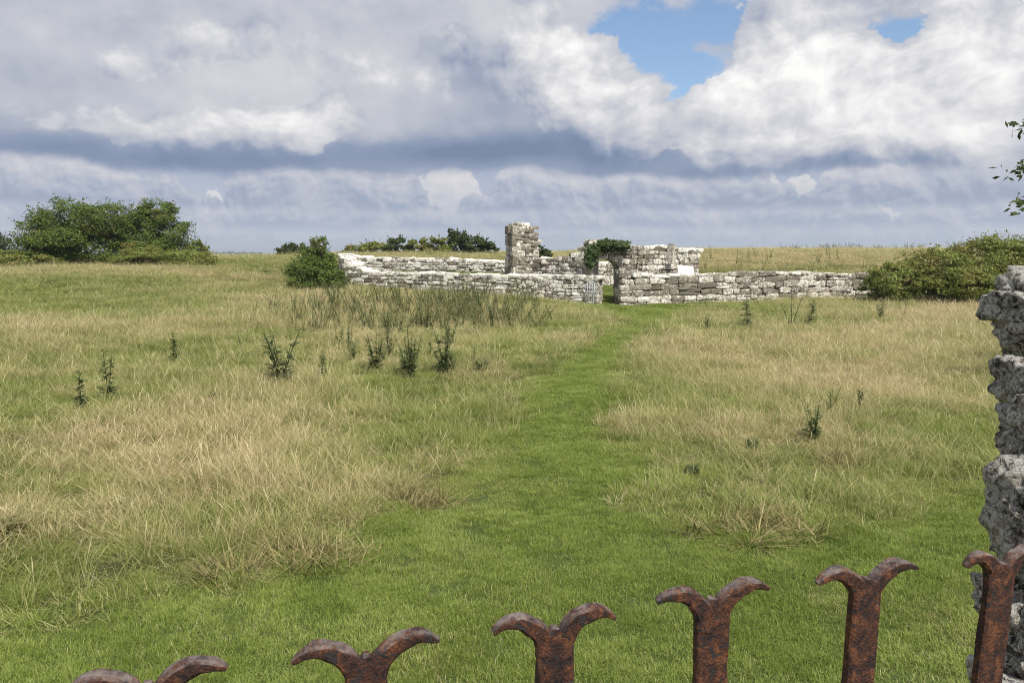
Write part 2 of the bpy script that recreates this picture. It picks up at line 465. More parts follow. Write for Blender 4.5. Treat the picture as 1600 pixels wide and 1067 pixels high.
# ------------------------------------------------------------------ grass
def grass_mat(name, greens, straws, trans=0.35):
    m, N = new_mat(name)
    bv = N.n('ShaderNodeAttribute', attribute_name='bv').outputs['Fac']
    ti = N.n('ShaderNodeAttribute', attribute_name='tint'); ti.attribute_type = 'INSTANCER'
    rnd = N.n('ShaderNodeObjectInfo').outputs['Random']
    gr = N.ramp(N.m('ADD', N.m('MULTIPLY', bv, 0.65), N.m('MULTIPLY', rnd, 0.35)), [(0.0, greens[0]), (0.5, greens[1]), (1.0, greens[2])])
    st = N.ramp(bv, [(0.0, straws[0]), (0.6, straws[1]), (1.0, straws[2])])
    sel = N.m('ADD', ti.outputs['Fac'], N.m('MULTIPLY', N.m('SUBTRACT', bv, 0.5), 0.8))
    f = N.ramp(sel, [(0.30, 0.0), (0.72, 1.0)])
    c = N.mix(f, gr, st)
    d = N.n('ShaderNodeBsdfPrincipled'); N.link(c, d.inputs['Base Color']); d.inputs['Roughness'].default_value = 0.55
    d.inputs['Specular IOR Level'].default_value = 0.25
    t = N.n('ShaderNodeBsdfTranslucent'); N.link(c, t.inputs[0])
    mx = N.n('ShaderNodeMixShader'); mx.inputs[0].default_value = trans
    N.link(d.outputs[0], mx.inputs[1]); N.link(t.outputs[0], mx.inputs[2])
    finish(N, mx.outputs[0])
    return m
GREENS = [(0.085, 0.135, 0.018), (0.25, 0.325, 0.062), (0.45, 0.50, 0.17)]
STRAWS = [(0.24, 0.175, 0.075), (0.48, 0.38, 0.19), (0.70, 0.60, 0.37)]
M_LAWN = grass_mat('lawn_blades', GREENS, STRAWS)
M_MEAD = grass_mat('meadow_blades', [(0.09, 0.13, 0.024), (0.235, 0.285, 0.062), (0.42, 0.45, 0.16)], STRAWS)

def patch(name, mat, R, groups):
    """a disc of turf, radius R; groups: (blades, clusters, len0, len1, width, lean, curl, segments, seed-head share, value range)"""
    V = []; Fc = []; bv = []
    for (n, ncl, l0, l1, width, lean, curl, segs, head, vr) in groups:
        ca = rng.uniform(0, 2 * math.pi, ncl); cr = R * np.sqrt(rng.uniform(0, 1, ncl))
        cdir = rng.uniform(0, 2 * math.pi, ncl); cv = rng.uniform(0, 1, ncl); sg = R * rng.uniform(0.06, 0.24, ncl)
        for i in range(n):
            c = rng.integers(0, ncl)
            ox, oy = rng.normal(0, sg[c], 2)
            bx = cr[c] * math.cos(ca[c]) + ox; by = cr[c] * math.sin(ca[c]) + oy
            L = rng.uniform(l0, l1)
            da = math.atan2(oy, ox) + rng.normal(0, 0.9)
            dx, dy = math.cos(da) + 0.8 * math.cos(cdir[c]), math.sin(da) + 0.8 * math.sin(cdir[c])
            nrm = math.hypot(dx, dy) + 1e-6; dx /= nrm; dy /= nrm
            ang = abs(rng.normal(lean, lean * 0.5)); cu = rng.uniform(0.2, 1.0) * curl
            tw = rng.uniform(-0.9, 0.9)
            sx, sy = -dy * math.cos(tw) + dx * math.sin(tw), dx * math.cos(tw) + dy * math.sin(tw)
            w = width * rng.uniform(0.65, 1.35)
            px, py, pz = bx, by, -0.012
            v = vr[0] + (vr[1] - vr[0]) * (0.35 * cv[c] + 0.65 * rng.uniform()); base = len(V)
            hd = rng.uniform() < head
            for q in range(segs + 1):
                f = q / segs
                ww = w * (1 - f ** 1.5) * 0.5
                if hd: ww = w * (0.22 if f < 0.7 else (0.7 if q < segs else 0.1))
                if q == segs and not hd:
                    V.append((px, py, pz)); bv.append(v)
                else:
                    V.append((px - sx * ww, py - sy * ww, pz)); V.append((px + sx * ww, py + sy * ww, pz)); bv += [v, v]
                th = min(ang + cu * f, 1.72)
                px += dx * math.sin(th) * L / segs; py += dy * math.sin(th) * L / segs
                pz = max(pz + math.cos(th) * L / segs, 0.006 + 0.012 * rng.uniform())
            for q in range(segs):
                b = base + 2 * q
                if q == segs - 1 and not hd: Fc.append((b, b + 1, b + 2))
                else: Fc.append((b, b + 1, b + 3, b + 2))
    me = mesh_data(name, V, Fc, mat)
    at = me.attributes.new('bv', 'FLOAT', 'POINT'); at.data.foreach_set('value', np.array(bv, np.float32))
    return bpy.data.objects.new(name, me)

def scatter(name, label, cat, protos, pts, rotz, scl, idx, tint, tilt=None):
    col = bpy.data.collections.new(name + '_kinds')
    for o in protos: col.objects.link(o)
    me = bpy.data.meshes.new(name)
    n = len(pts)
    me.vertices.add(n); me.vertices.foreach_set('co', np.asarray(pts, np.float32).ravel())
    rot = np.zeros((n, 3), np.float32); rot[:, 2] = rotz
    if tilt is not None: rot[:, :2] = tilt
    a = me.attributes.new('rot', 'FLOAT_VECTOR', 'POINT'); a.data.foreach_set('vector', rot.ravel())
    a = me.attributes.new('scl', 'FLOAT_VECTOR', 'POINT'); a.data.foreach_set('vector', np.asarray(scl, np.float32).ravel())
    a = me.attributes.new('idx', 'INT', 'POINT'); a.data.foreach_set('value', np.asarray(idx, np.int32))
    a = me.attributes.new('tint', 'FLOAT', 'POINT'); a.data.foreach_set('value', np.asarray(tint, np.float32))
    me.update()
    o = link(name, me)
    ng = bpy.data.node_groups.new(name + '_nodes', 'GeometryNodeTree')
    ng.interface.new_socket('Geometry', in_out='INPUT', socket_type='NodeSocketGeometry')
    ng.interface.new_socket('Geometry', in_out='OUTPUT', socket_type='NodeSocketGeometry')
    gi = ng.nodes.new('NodeGroupInput'); go = ng.nodes.new('NodeGroupOutput')
    ci = ng.nodes.new('GeometryNodeCollectionInfo'); ci.inputs['Collection'].default_value = col
    ci.inputs['Separate Children'].default_value = True; ci.inputs['Reset Children'].default_value = True
    ip = ng.nodes.new('GeometryNodeInstanceOnPoints'); ip.inputs['Pick Instance'].default_value = True
    def na(nm, ty):
        nd = ng.nodes.new('GeometryNodeInputNamedAttribute'); nd.data_type = ty
        nd.inputs['Name'].default_value = nm
        return [s for s in nd.outputs if s.enabled and s.name == 'Attribute'][0]
    L = ng.links.new
    L(gi.outputs[0], ip.inputs['Points']); L(ci.outputs[0], ip.inputs['Instance'])
    L(na('idx', 'INT'), ip.inputs['Instance Index'])
    L(na('rot', 'FLOAT_VECTOR'), ip.inputs['Rotation']); L(na('scl', 'FLOAT_VECTOR'), ip.inputs['Scale'])
    L(ip.outputs[0], go.inputs[0])
    md = o.modifiers.new('scatter', 'NODES'); md.node_group = ng
    o['kind'] = 'stuff'; tag(o, label, cat)
    return o

def sample_area(y0, y1, per_m2, wide=0.80, extra=1.5):
    c = per_m2 ** -0.5
    gx, gy = np.meshgrid(np.arange(-(wide * y1 + extra), wide * y1 + extra, c), np.arange(y0, y1, c))
    x = (gx + rng.uniform(-0.5, 0.5, gx.shape) * c * 0.95).ravel(); y = (gy + rng.uniform(0, 1, gx.shape) * c * 0.95).ravel()
    k = np.abs(x) < wide * y + extra
    return x[k], y[k]

# wall footprints are kept free of grass
FOOT = []

def build_grass():
    lawn = [patch('lawn_patch_%02d' % i, M_LAWN, 0.20, [(1500, 46, 0.016, 0.046, 0.0028, 0.65, 1.2, 2, 0, (0.0, 0.9)), (70, 40, 0.03, 0.06, 0.0028, 1.1, 0.5, 2, 0, (0.85, 1.0))]) for i in range(5)]
    rough = [patch('rough_patch_%02d' % i, M_LAWN, 0.28, [(620, 26, 0.05, 0.15, 0.0046, 0.55, 1.2, 3, 0, (0.0, 0.9)), (210, 30, 0.08, 0.20, 0.0040, 1.0, 0.6, 3, 0, (0.75, 1.0))]) for i in range(4)]
    G = lambda n: (n, 13, 0.06, 0.18, 0.0042, 0.65, 1.3, 3, 0, (0.0, 0.65))
    Hy = lambda n: (n, 11, 0.12, 0.29, 0.0033, 0.7, 1.1, 4, 0.25, (0.55, 1.0))
    Fl = lambda n: (n, 12, 0.12, 0.34, 0.0033, 1.2, 0.4, 3, 0, (0.6, 1.0))
    St = lambda n: (n, n, 0.24, 0.44, 0.0036, 0.4, 0.9, 5, 0.7, (0.85, 1.0))
    green = [patch('green_patch_%02d' % i, M_MEAD, 0.30, [G(800), Hy(50), Fl(130), St(5)]) for i in range(4)]
    mixed = [patch('mixed_patch_%02d' % i, M_MEAD, 0.30, [G(620), Hy(150), Fl(240), St(12)]) for i in range(4)]
    dry = [patch('straw_patch_%02d' % i, M_MEAD, 0.30, [G(460), Hy(280), Fl(340), St(18)]) for i in range(4)]
    X = []; Y = []; S = []
    for (y0, y1, dens, q) in ((2.0, 7, 20, 1.0), (7, 13, 13, 1.2), (13, 22, 6.5, 1.7), (22, 42, 3.4, 2.4)):
        x, y = sample_area(y0, y1, dens)
        w = wild(x, y); keep = (w < 0.85) & (rng.uniform(size=len(x)) < 1.15 - w)
        X.append(x[keep]); Y.append(y[keep]); S.append(np.full(keep.sum(), q))
    x = np.concatenate(X); y = np.concatenate(Y); q = np.concatenate(S)
    k = ~in_foot(x, y); x, y, q = x[k], y[k], q[k]
    n = len(x); z = H(x, y); w = wild(x, y)
    t = 0.08 + 0.50 * (vfbm(x, y, 0.8, 11) - 0.5) + 0.55 * (vfbm(x, y, 3.0, 12) - 0.5) + 0.22 * w + 0.05 * rng.normal(size=n)
    t = np.where(rng.uniform(size=n) < 0.04, t + 0.25, t)
    sc = q * rng.uniform(0.85, 1.15, n)
    scl = np.stack([sc, sc, np.minimum(sc, 1.5) * (0.7 + 0.7 * vfbm(x, y, 2.2, 14))], 1)
    scatter('lawn_grass', 'short mown green grass of the path and foreground lawn', 'grass', lawn, np.stack([x, y, z], 1),
            rng.uniform(0, 6.28, n), scl, rng.integers(0, 5, n), np.clip(t, 0, 0.6))
    protos = rough + green + mixed + dry
    X = []; Y = []; S = []
    for (y0, y1, dens, q) in ((2.0, 7, 10, 0.95), (7, 13, 8.5, 1.0), (13, 24, 5.0, 1.3), (24, 42, 3.0, 1.7), (42, 100, 0.9, 3.0)):
        x, y = sample_area(y0, y1, dens)
        X.append(x); Y.append(y); S.append(np.full(len(x), q))
    x = np.concatenate(X); y = np.concatenate(Y); q = np.concatenate(S)
    w = wild(x, y)
    k = (w > 0.10) & ~in_foot(x, y) & (rng.uniform(size=len(x)) < 0.40 + w)
    x, y, q, w = x[k], y[k], q[k], w[k]; n = len(x); z = H(x, y)
    d = dryness(x, y)
    dd = d + rng.normal(0, 0.15, n)
    kind = np.where(w < 0.7, 0, np.where(dd < 0.30, 1, np.where(dd < 0.58, 2, 3)))
    kind = np.where((kind == 1) & (rng.uniform(size=n) < 0.4), 0, kind)
    idx = kind * 4 + rng.integers(0, 4, n)
    tint = np.where(kind == 0, d * 0.40 + 0.17, d * 0.36 + 0.13) + rng.normal(0, 0.07, n)
    names = sorted(o.name for o in protos); order = np.array([names.index(o.name) for o in protos])
    idx = order[idx]
    tall = 0.30 + 0.60 * vfbm(x, y, 0.7, 21) + 0.45 * vfbm(x, y, 2.3, 22) + 0.10 * np.clip((y - 12) / 15, 0, 1)
    tall = tall * rng.uniform(0.8, 1.2, n)
    sc = q * rng.uniform(0.85, 1.15, n)
    scl = np.stack([sc, sc, np.minimum(sc, 1.2) * tall], 1)
    rz = rng.uniform(0, 6.28, n)
    scatter('meadow_grass', 'long green and straw coloured grass of the unmown meadow', 'grass', protos, np.stack([x, y, z], 1), rz, scl, idx, np.clip(tint, 0, 1))

def in_foot(x, y):
    m = np.zeros(x.shape, bool)
    for (ax, ay, bx, by, t) in FOOT:
        dx, dy = bx - ax, by - ay; L = math.hypot(dx, dy); dx /= L; dy /= L
        s = (x - ax) * dx + (y - ay) * dy; q = -(x - ax) * dy + (y - ay) * dx
        m |= (s > -0.02) & (s < L + 0.02) & (q > -0.03) & (q < t + 0.05)
    return m

# ------------------------------------------------------------------ stone walls
def stone_mat(name, white, warm=0.5, scale=1.0):
    m, N = new_mat(name)
    g = N.n('ShaderNodeNewGeometry'); pos = g.outputs['Position']
    rnd = N.n('ShaderNodeObjectInfo').outputs['Random']
    n1 = N.noise(pos, 10.0 * scale, 7, 0.68, 0.4)
    n2 = N.noise(pos, 22 * scale, 6, 0.7)
    n3 = N.noise(pos, 60 * scale, 3, 0.6)
    base = N.ramp(N.m('ADD', N.m('MULTIPLY', n2, 0.7), N.m('MULTIPLY', rnd, 0.4)),
                  [(0.25, (0.095, 0.085, 0.066)), (0.5, (0.24, 0.215, 0.17)), (0.8, (0.44, 0.41, 0.335))])
    f = N.m('ADD', N.m('ADD', n1, N.m('MULTIPLY', N.m('SUBTRACT', n2, 0.5), 0.55)), N.m('MULTIPLY', N.m('SUBTRACT', rnd, 0.5), 0.16))
    lf = N.ramp(f, [(0.60 - white * 0.26, 0.0), (0.70 - white * 0.26, 1.0)])
    lich = N.mix(n2, (0.68, 0.645, 0.56), (0.92, 0.90, 0.84))
    c = N.mix(lf, base, lich)
    c = N.mix(N.ramp(n3, [(0.33, 0.8), (0.46, 0.0)]), c, (0.06, 0.05, 0.036))
    h = N.m('ADD', n2, N.m('MULTIPLY', n3, 0.5))
    finish(N, principled(N, c, 0.92, h, 0.7, 0.03, spec=0.15))
    return m
M_STONE = [stone_mat('pale_lichen_stone', 0.56), stone_mat('limestone', 0.32), stone_mat('grey_limestone', 0.16), stone_mat('white_crusted_stone', 1.15)]
mm, NN = new_mat('rubble_core')
_g = NN.n('ShaderNodeNewGeometry')
finish(NN, principled(NN, NN.mix(NN.noise(_g.outputs['Position'], 14, 5, 0.6), (0.022, 0.019, 0.014), (0.085, 0.072, 0.052)), 0.95, NN.noise(_g.outputs['Position'], 30, 4), 0.8, 0.04))
M_CORE = mm

def stone_mesh(i, cuts=2):
    r = random.Random(100 + i)
    bm = bmesh.new(); bmesh.ops.create_cube(bm, size=1.0)
    bmesh.ops.subdivide_edges(bm, edges=bm.edges[:], cuts=cuts, use_grid_fill=True)
    off = Vector((r.uniform(0, 50), r.uniform(0, 50), r.uniform(0, 50)))
    for v in bm.verts:
        p = v.co.copy()
        sph = p.normalized() * 0.62
        q = p.lerp(sph, 0.42)
        q += mn.noise_vector(p * 1.9 + off) * 0.10
        q.z += 0.05 * (p.x) * r.uniform(-1, 1)
        v.co = q
    bmesh.ops.triangulate(bm, faces=bm.faces[:])
    me = bpy.data.meshes.new('stone'); bm.to_mesh(me); bm.free()
    me.polygons.foreach_set('use_smooth', [True] * len(me.polygons))
    if hasattr(me, 'set_sharp_from_angle'): me.set_sharp_from_angle(angle=math.radians(38))
    return me
STONES = {}
for mi, m in enumerate(M_STONE):
    for i in range(9):
        me = stone_mesh(i); me.materials.append(m); STONES[(mi, i)] = me

def put_stone(parent, org, c, size, rz, mi, tilt=0.09, name='stone'):
    o = bpy.data.objects.new(name, STONES[(mi, random.randrange(9))]); COL.objects.link(o)
    o.parent = parent
    o.location = Vector(c) - org
    o.scale = (size[0] * 1.03, size[1], size[2] * 1.04)
    o.rotation_euler = (random.gauss(0, tilt * 0.6), random.gauss(0, tilt * 0.6), rz + random.gauss(0, tilt))
    return o

def lerp_profile(prof, s):
    for (s0, z0), (s1, z1) in zip(prof, prof[1:]):
        if s <= s1: return z0 + (z1 - z0) * max(0, (s - s0)) / max(s1 - s0, 1e-6)
    return prof[-1][1]

def wall(label, A, B, prof, base, thick, mi=1, course=(0.12, 0.24), length=(0.2, 0.6), ends=(True, True), hole=None, name='ruined_wall', cat='ruined wall', mix=0.25, cap=True, foot=True):
    """rubble wall from A to B (xy), front face towards the camera side (right-hand normal of A->B);
    prof: [(s, z_top)], base(s) -> z_bottom; hole=(s0,s1,zspring,zcrown) arched opening"""
    A = Vector((A[0], A[1], 0)); B = Vector((B[0], B[1], 0))
    t = (B - A); L = t.length; t.normalize(); nb = Vector((-t.y, t.x, 0))     # into the wall (away from camera)
    rz = math.atan2(t.y, t.x)
    if foot: FOOT.append((A.x, A.y, B.x, B.y, thick))
    org = A + Vector((0, 0, base(0)))
    w = thing(name, label, cat, org)
    def blocked(s0, s1, z0, z1):
        if not hole: return False
        h0, h1_, zs, zc = hole
        c = (s0 + s1) / 2; zc2 = (z0 + z1) / 2
        if c < h0 - 0.02 or c > h1_ + 0.02: return False
        r = (h1_ - h0) / 2; x = (c - (h0 + h1_) / 2) / r
        top = zs + (zc - zs) * math.sqrt(max(0, 1 - x * x))
        return z0 < top + 0.1
    # core
    bm = bmesh.new(); ns = max(4, int(L / 0.25)); inset = 0.10
    secs = []
    for i in range(ns + 1):
        s = inset + (L - 2 * inset) * i / ns
        zt = lerp_profile(prof, s) - 0.13; zb = base(s) - 0.3
        secs.append((s, zb, max(zt, zb + 0.1)))
    def vert(s, q, z): return bm.verts.new(A + t * s + nb * q + Vector((0, 0, z)) - org)
    for (s0, b0, t0), (s1, b1, t1) in zip(secs, secs[1:]):
        lo0, lo1 = b0, b1
        if hole:
            h0, h1_, zs, zc = hole
            sc_ = (s0 + s1) / 2
            if h0 - 0.16 < sc_ < h1_ + 0.16:
                lo0 = lo1 = zc + 0.12
                if lo0 > min(t0, t1) - 0.02: continue
        vs = [vert(s0, inset, lo0), vert(s1, inset, lo1), vert(s1, thick - 0.02, lo1), vert(s0, thick - 0.02, lo0),
              vert(s0, inset, t0), vert(s1, inset, t1), vert(s1, thick - 0.02, t1), vert(s0, thick - 0.02, t0)]
        for f in ((0, 1, 5, 4), (2, 3, 7, 6), (4, 5, 6, 7), (3, 2, 1, 0), (0, 4, 7, 3), (1, 2, 6, 5)):
            bm.faces.new([vs[k] for k in f])
    me = bpy.data.meshes.new('rubble_core'); bm.to_mesh(me); bm.free(); me.materials.append(M_CORE)
    link('rubble_core', me, w)
    def pick(): return mi if random.random() > mix else random.choice((0, 1, 2))
    # facing stones, course by course, front (and a rougher back)
    for side in (0,):
        zrel = -0.08
        top_max = max(z for _, z in prof) - min(base(0), base(L)) + 0.1
        while zrel < top_max:
            hC = random.uniform(*course) * (1.0 if side == 0 else 1.7)
            s = random.uniform(-0.04, 0.03)
            while s < L - 0.05:
                ln = min(max(random.lognormvariate(math.log((length[0] * length[1]) ** 0.5), 0.38), length[0] * 0.7), length[1] * 1.3) * (1.0 if side == 0 else 1.7)
                if s + ln > L - 0.1: ln = L - s + random.uniform(0, 0.04)
                sm = s + ln / 2
                zb = base(min(max(sm, 0), L)) + zrel
                zt = lerp_profile(prof, sm)
                if zb + hC * 0.55 < zt and not blocked(s, s + ln, zb, zb + hC):
                    hh = min(hC, zt - zb + 0.03)
                    dep = random.uniform(0.20, 0.32)
                    out = random.uniform(-0.015, 0.035)
                    q = (dep / 2 - out) if side == 0 else (thick - dep / 2 + out)
                    if side == 0 and hh > 0.17 and random.random() < 0.22:
                        f = random.uniform(0.4, 0.6)
                        for (z0, h2) in ((zb, hh * f), (zb + hh * f, hh * (1 - f))):
                            c = A + t * sm + nb * q + Vector((0, 0, z0 + h2 / 2))
                            put_stone(w, org, c, (ln * 0.97, dep, h2 * 0.95), rz, pick())
                    else:
                        c = A + t * sm + nb * q + Vector((0, 0, zb + hh / 2 + random.gauss(0, 0.012)))
                        put_stone(w, org, c, (ln * 0.97, dep, hh * random.uniform(0.88, 1.02)), rz, pick())
                s += ln
            zrel += hC
    # cap
    if cap:
        for row in ((0.22,), (thick - 0.22,)) if thick < 0.62 else ((0.17,), (thick / 2,), (thick - 0.17,)):
            s = 0.0
            while s < L:
                ln = random.uniform(length[0], length[1] * 1.1)
                sm = min(s + ln / 2, L - 0.08)
                zt = lerp_profile(prof, sm)
                c = A + t * sm + nb * (row[0] + random.gauss(0, 0.02)) + Vector((0, 0, zt - 0.07 + random.gauss(0, 0.022)))
                put_stone(w, org, c, (ln * 1.0, random.uniform(0.26, 0.4), random.uniform(0.10, 0.17)), rz, 3 if random.random() < (0.9 if mi == 0 else 0.45) else pick(), 0.1)
                s += ln
    # ends
    for e, s in ((0, 0.0), (1, L)):
        if not ends[e]: continue
        z = base(s) - 0.05; zt = lerp_profile(prof, s)
        while z < zt - 0.06:
            hC = min(random.uniform(course[0] * 1.1, course[1] * 1.3), zt - z + 0.04)
            q = 0.12
            while q < thick - 0.1:
                d = random.uniform(0.25, 0.5)
                if q + d > thick - 0.15: d = thick - q
                c = A + t * (s + (0.10 if e == 0 else -0.10)) + nb * (q + d / 2) + Vector((0, 0, z + hC / 2))
                put_stone(w, org, c, (0.26, d * 0.96, hC * 0.97), rz, pick() if e else 2)
                q += d
            z += hC
    return w, org, t, nb, rz

def zat(px, py, Y): return P(px, py, Y).z

def build_ruins():
    # A: low front wall left of the doorway
    a0 = P(536, 440, 33.2); a1 = P(932, 470, 28.45)
    A = (a0.x, a0.y); B = (a1.x, a1.y); L = math.hypot(B[0] - A[0], B[1] - A[1])
    def along(px):      # wall parameter of a photo column on the line A-B
        k = (px - 800) / F
        dx, dy = B[0] - A[0], B[1] - A[1]
        return (k * A[1] * 1.0 - A[0]) / (dx - k * dy) * L, None
    def prof_from(A, B, pts):
        dx, dy = B[0] - A[0], B[1] - A[1]; L = math.hypot(dx, dy); out = []
        for px, py in pts:
            lo = 0.0
            for _ in range(30):
                Y = A[1] + dy * lo
                r = ray(px, py); X = r.x / r.y * Y
                lo = (X - A[0]) / dx
            Y = A[1] + dy * lo
            out.append((lo * L, P(px, py, Y).z))
        out.sort()
        return out
    def basef(A, B):
        L = math.hypot(B[0] - A[0], B[1] - A[1])
        ss = np.linspace(0, L, 24); zz = H(A[0] + (B[0] - A[0]) * ss / L, A[1] + (B[1] - A[1]) * ss / L)
        return lambda s: float(np.interp(s, ss, zz))
    prof = prof_from(A, B, [(536, 411), (552, 417), (575, 424), (620, 427), (660, 425), (720, 428), (800, 430), (860, 430), (932, 431)])
    wall('long low rubble wall white with lichen, left of the arched doorway', A, B, prof, basef(A, B), 0.75, 0, course=(0.10, 0.22), length=(0.16, 0.5), ends=(True, True), mix=0.4)
    # G: short return wall at the left end
    g0 = P(529, 400, 38.2)
    wall('short whitened return wall going back from the left end of the ruin', (g0.x, g0.y), (A[0] + 0.15, A[1] + 0.35), [(0, zat(528, 399, 38.2)), (2.5, zat(532, 404, 35.6)), (5.2, zat(540, 413, 33.4))], basef((g0.x, g0.y), (A[0], A[1])), 0.7, 0, ends=(False, False))
    # B: far wall behind, left of the tall pier
    b0 = P(528, 400, 38.6); b1 = P(802, 410, 37.0)
    A2 = (b0.x, b0.y); B2 = (b1.x, b1.y)
    prof = prof_from(A2, B2, [(528, 399), (540, 396), (560, 401), (620, 403), (680, 404), (740, 406), (802, 408)])
    wall('back wall of flat pale stones behind the left enclosure wall', A2, B2, prof, basef(A2, B2), 0.7, 0, course=(0.10, 0.18), length=(0.25, 0.7), ends=(True, False), mix=0.35)
    # H: far wall seen through the doorway
    c0 = P(890, 440, 36.4); c1 = P(1010, 440, 37.0)
    wall('inner wall seen through the arched doorway', (c0.x, c0.y), (c1.x, c1.y), [(0, zat(890, 409, 36.4)), (4.2, zat(1010, 410, 37))], basef((c0.x, c0.y), (c1.x, c1.y)), 0.6, 0, ends=(False, False))
    # C: tall broken pier
    q0 = P(806, 430, 30.6); tdir = (math.cos(math.radians(20)), math.sin(math.radians(20)))
    Lp = 1.0
    A3 = (q0.x, q0.y); B3 = (q0.x + tdir[0] * Lp, q0.y + tdir[1] * Lp)
    zc = lambda px, py: zat(px, py, 30.8)
    prof = [(0, zc(806, 351)), (0.12, zc(812, 347)), (0.42, zc(820, 349)), (0.5, zc(826, 352)), (0.8, zc(834, 353)), (0.86, zc(836, 372)), (1.0, zc(840, 376))]
    w, org, t, nb, rz = wall('tall broken pier of stacked stones standing above the ruin', A3, B3, prof, lambda s: 0.45, 0.95, 1, course=(0.11, 0.2), length=(0.25, 0.55), ends=(False, True), name='stone_pier', cat='pier', mix=0.5)
    # dressed jamb blocks with a vertical slot on the shaded left end of the pier
    z = 0.4
    k = 0
    while z < zc(806, 362):
        hB = random.uniform(0.28, 0.5)
        for q, d in ((0.17, 0.34), (0.74, 0.40)):
            c = Vector((A3[0], A3[1], 0)) + t * (-0.02 + random.gauss(0, 0.012)) + nb * q + Vector((0, 0, z + hB / 2))
            put_stone(w, org, c, (0.24, d, hB * 0.97), rz, 2, 0.03, 'jamb_stone')
        z += hB; k += 1
    # D: wall between pier and doorway, stepping up to the ivy
    d0 = P(826, 430, 31.0); d1 = P(921, 430, 29.30)
    A4 = (d0.x, d0.y); B4 = (d1.x, d1.y)
    prof = prof_from(A4, B4, [(826, 404), (850, 404), (880, 403), (890, 397), (905, 394), (912, 386), (921, 375)])
    wall('broken wall stepping up from the pier to the ivy', A4, B4, prof, basef(A4, B4), 0.7, 1, ends=(False, True), mix=0.5)
    # E: upper wall with the arch
    ang = math.radians(12); te = (math.cos(ang), math.sin(ang))
    e0 = P(920, 430, 29.15)
    A5 = (e0.x, e0.y)
    e1 = None
    for Ls in np.linspace(3.0, 6.0, 200):
        px, _ = project(A5[0] + te[0] * Ls, A5[1] + te[1] * Ls, 1.5)
        if px >= 1092: break
    B5 = (A5[0] + te[0] * Ls, A5[1] + te[1] * Ls)
    prof = prof_from(A5, B5, [(920, 376), (950, 377), (985, 380), (992, 386), (1003, 386), (1010, 389), (1018, 384), (1038, 383), (1046, 385), (1056, 387), (1066, 390), (1080, 389), (1092, 391)])
    h0 = 0.14; h1_ = 1.28
    zs, zcr = 1.36, zat(950, 404, 29.2)
    wE, orgE, t, nb, rz = wall('upper church wall of mixed stones over the arched doorway', A5, B5, prof, basef(A5, B5), 0.75, 1, ends=(False, True), hole=(h0, h1_, zs, zcr), mix=0.5, foot=False)
    FOOT.append((A5[0] + 1.25, A5[1] + 0.2, B5[0], B5[1], 0.7))
    # voussoirs
    rr = (h1_ - h0) / 2; cs = (h0 + h1_) / 2
    nV = 9
    for i in range(nV):
        a = math.pi * (i + 0.5) / nV
        rad = 0.13
        s = cs - math.cos(a) * (rr + rad); z = zs + math.sin(a) * ((zcr - zs) + rad)
        for q in (0.2, 0.56):
            c = Vector((A5[0], A5[1], 0)) + t * s + nb * q + Vector((0, 0, z))
            o = put_stone(wE, orgE, c, (0.20, 0.36, 0.30), rz, random.choice((1, 2, 1)), 0.03, 'arch_stone')
            o.rotation_euler[1] = -(math.pi / 2 - a)
    # jambs of the door, upper wall
    for s in (h0 - 0.12, h1_ + 0.13):
        z = h1(A5[0], A5[1]) - 0.05
        while z < zs + 0.02:
            hB = min(random.uniform(0.2, 0.4), zs + 0.06 - z) if zs - z > 0.12 else 0.14
            for q in (0.19, 0.56):
                c = Vector((A5[0], A5[1], 0)) + t * s + nb * q + Vector((0, 0, z + hB / 2))
                put_stone(wE, orgE, c, (0.27, 0.37, hB), rz, 2, 0.02, 'jamb_stone')
            z += hB
    # upright slab: remaining window jamb on the wall top
    pz = P(1046, 412, 29.9)
    bm = bmesh.new(); bmesh.ops.create_cube(bm, size=1)
    bmesh.ops.subdivide_edges(bm, edges=bm.edges[:], cuts=2, use_grid_fill=True)
    for v in bm.verts:
        f = (v.co.z + 0.5)
        v.co.x *= 0.16 * (1.15 - 0.35 * f); v.co.y *= 0.30; v.co.z = f * 0.80
        v.co += mn.noise_vector(v.co * 6) * 0.02
    me = bpy.data.meshes.new('window_jamb'); bm.to_mesh(me); bm.free(); me.materials.append(M_STONE[2])
    o = link('window_jamb', me, wE, Vector((pz.x, pz.y - 0.18, pz.z - 0.02)) - orgE); o.rotation_euler = (0.0, 0.05, rz + 0.5)
    # F: low front wall right of the doorway
    f0 = P(969, 470, 28.45)
    A6 = (f0.x, f0.y)
    for Ls in np.linspace(8, 16, 400):
        px, _ = project(A6[0] + te[0] * Ls, A6[1] + te[1] * Ls, 0.6)
        if px >= 1372: break
    B6 = (A6[0] + te[0] * Ls, A6[1] + te[1] * Ls)
    prof = prof_from(A6, B6, [(969, 424), (990, 424), (1000, 428), (1060, 429), (1100, 428), (1170, 425), (1240, 424), (1300, 427), (1372, 429)])
    wF, orgF, t, nb, rz = wall('low wall of large squared blocks running right from the doorway', A6, B6, prof, basef(A6, B6), 0.62, 1, course=(0.17, 0.30), length=(0.3, 0.85), ends=(True, False), mix=0.55)
    # white panel on the wall top
    pp = P(1072, 428.5, 29.35)
    V = []; w2, hh, th = 0.33, 0.34, 0.03
    bm = bmesh.new(); bmesh.ops.create_cube(bm, size=1)
    for v in bm.verts: v.co = Vector((v.co.x * w2 * 2, v.co.y * th, v.co.z * hh + hh / 2))
    bmesh.ops.bevel(bm, geom=bm.edges[:], offset=0.006, segments=2, affect='EDGES')
    m, N = new_mat('white_enamel'); g = N.n('ShaderNodeNewGeometry')
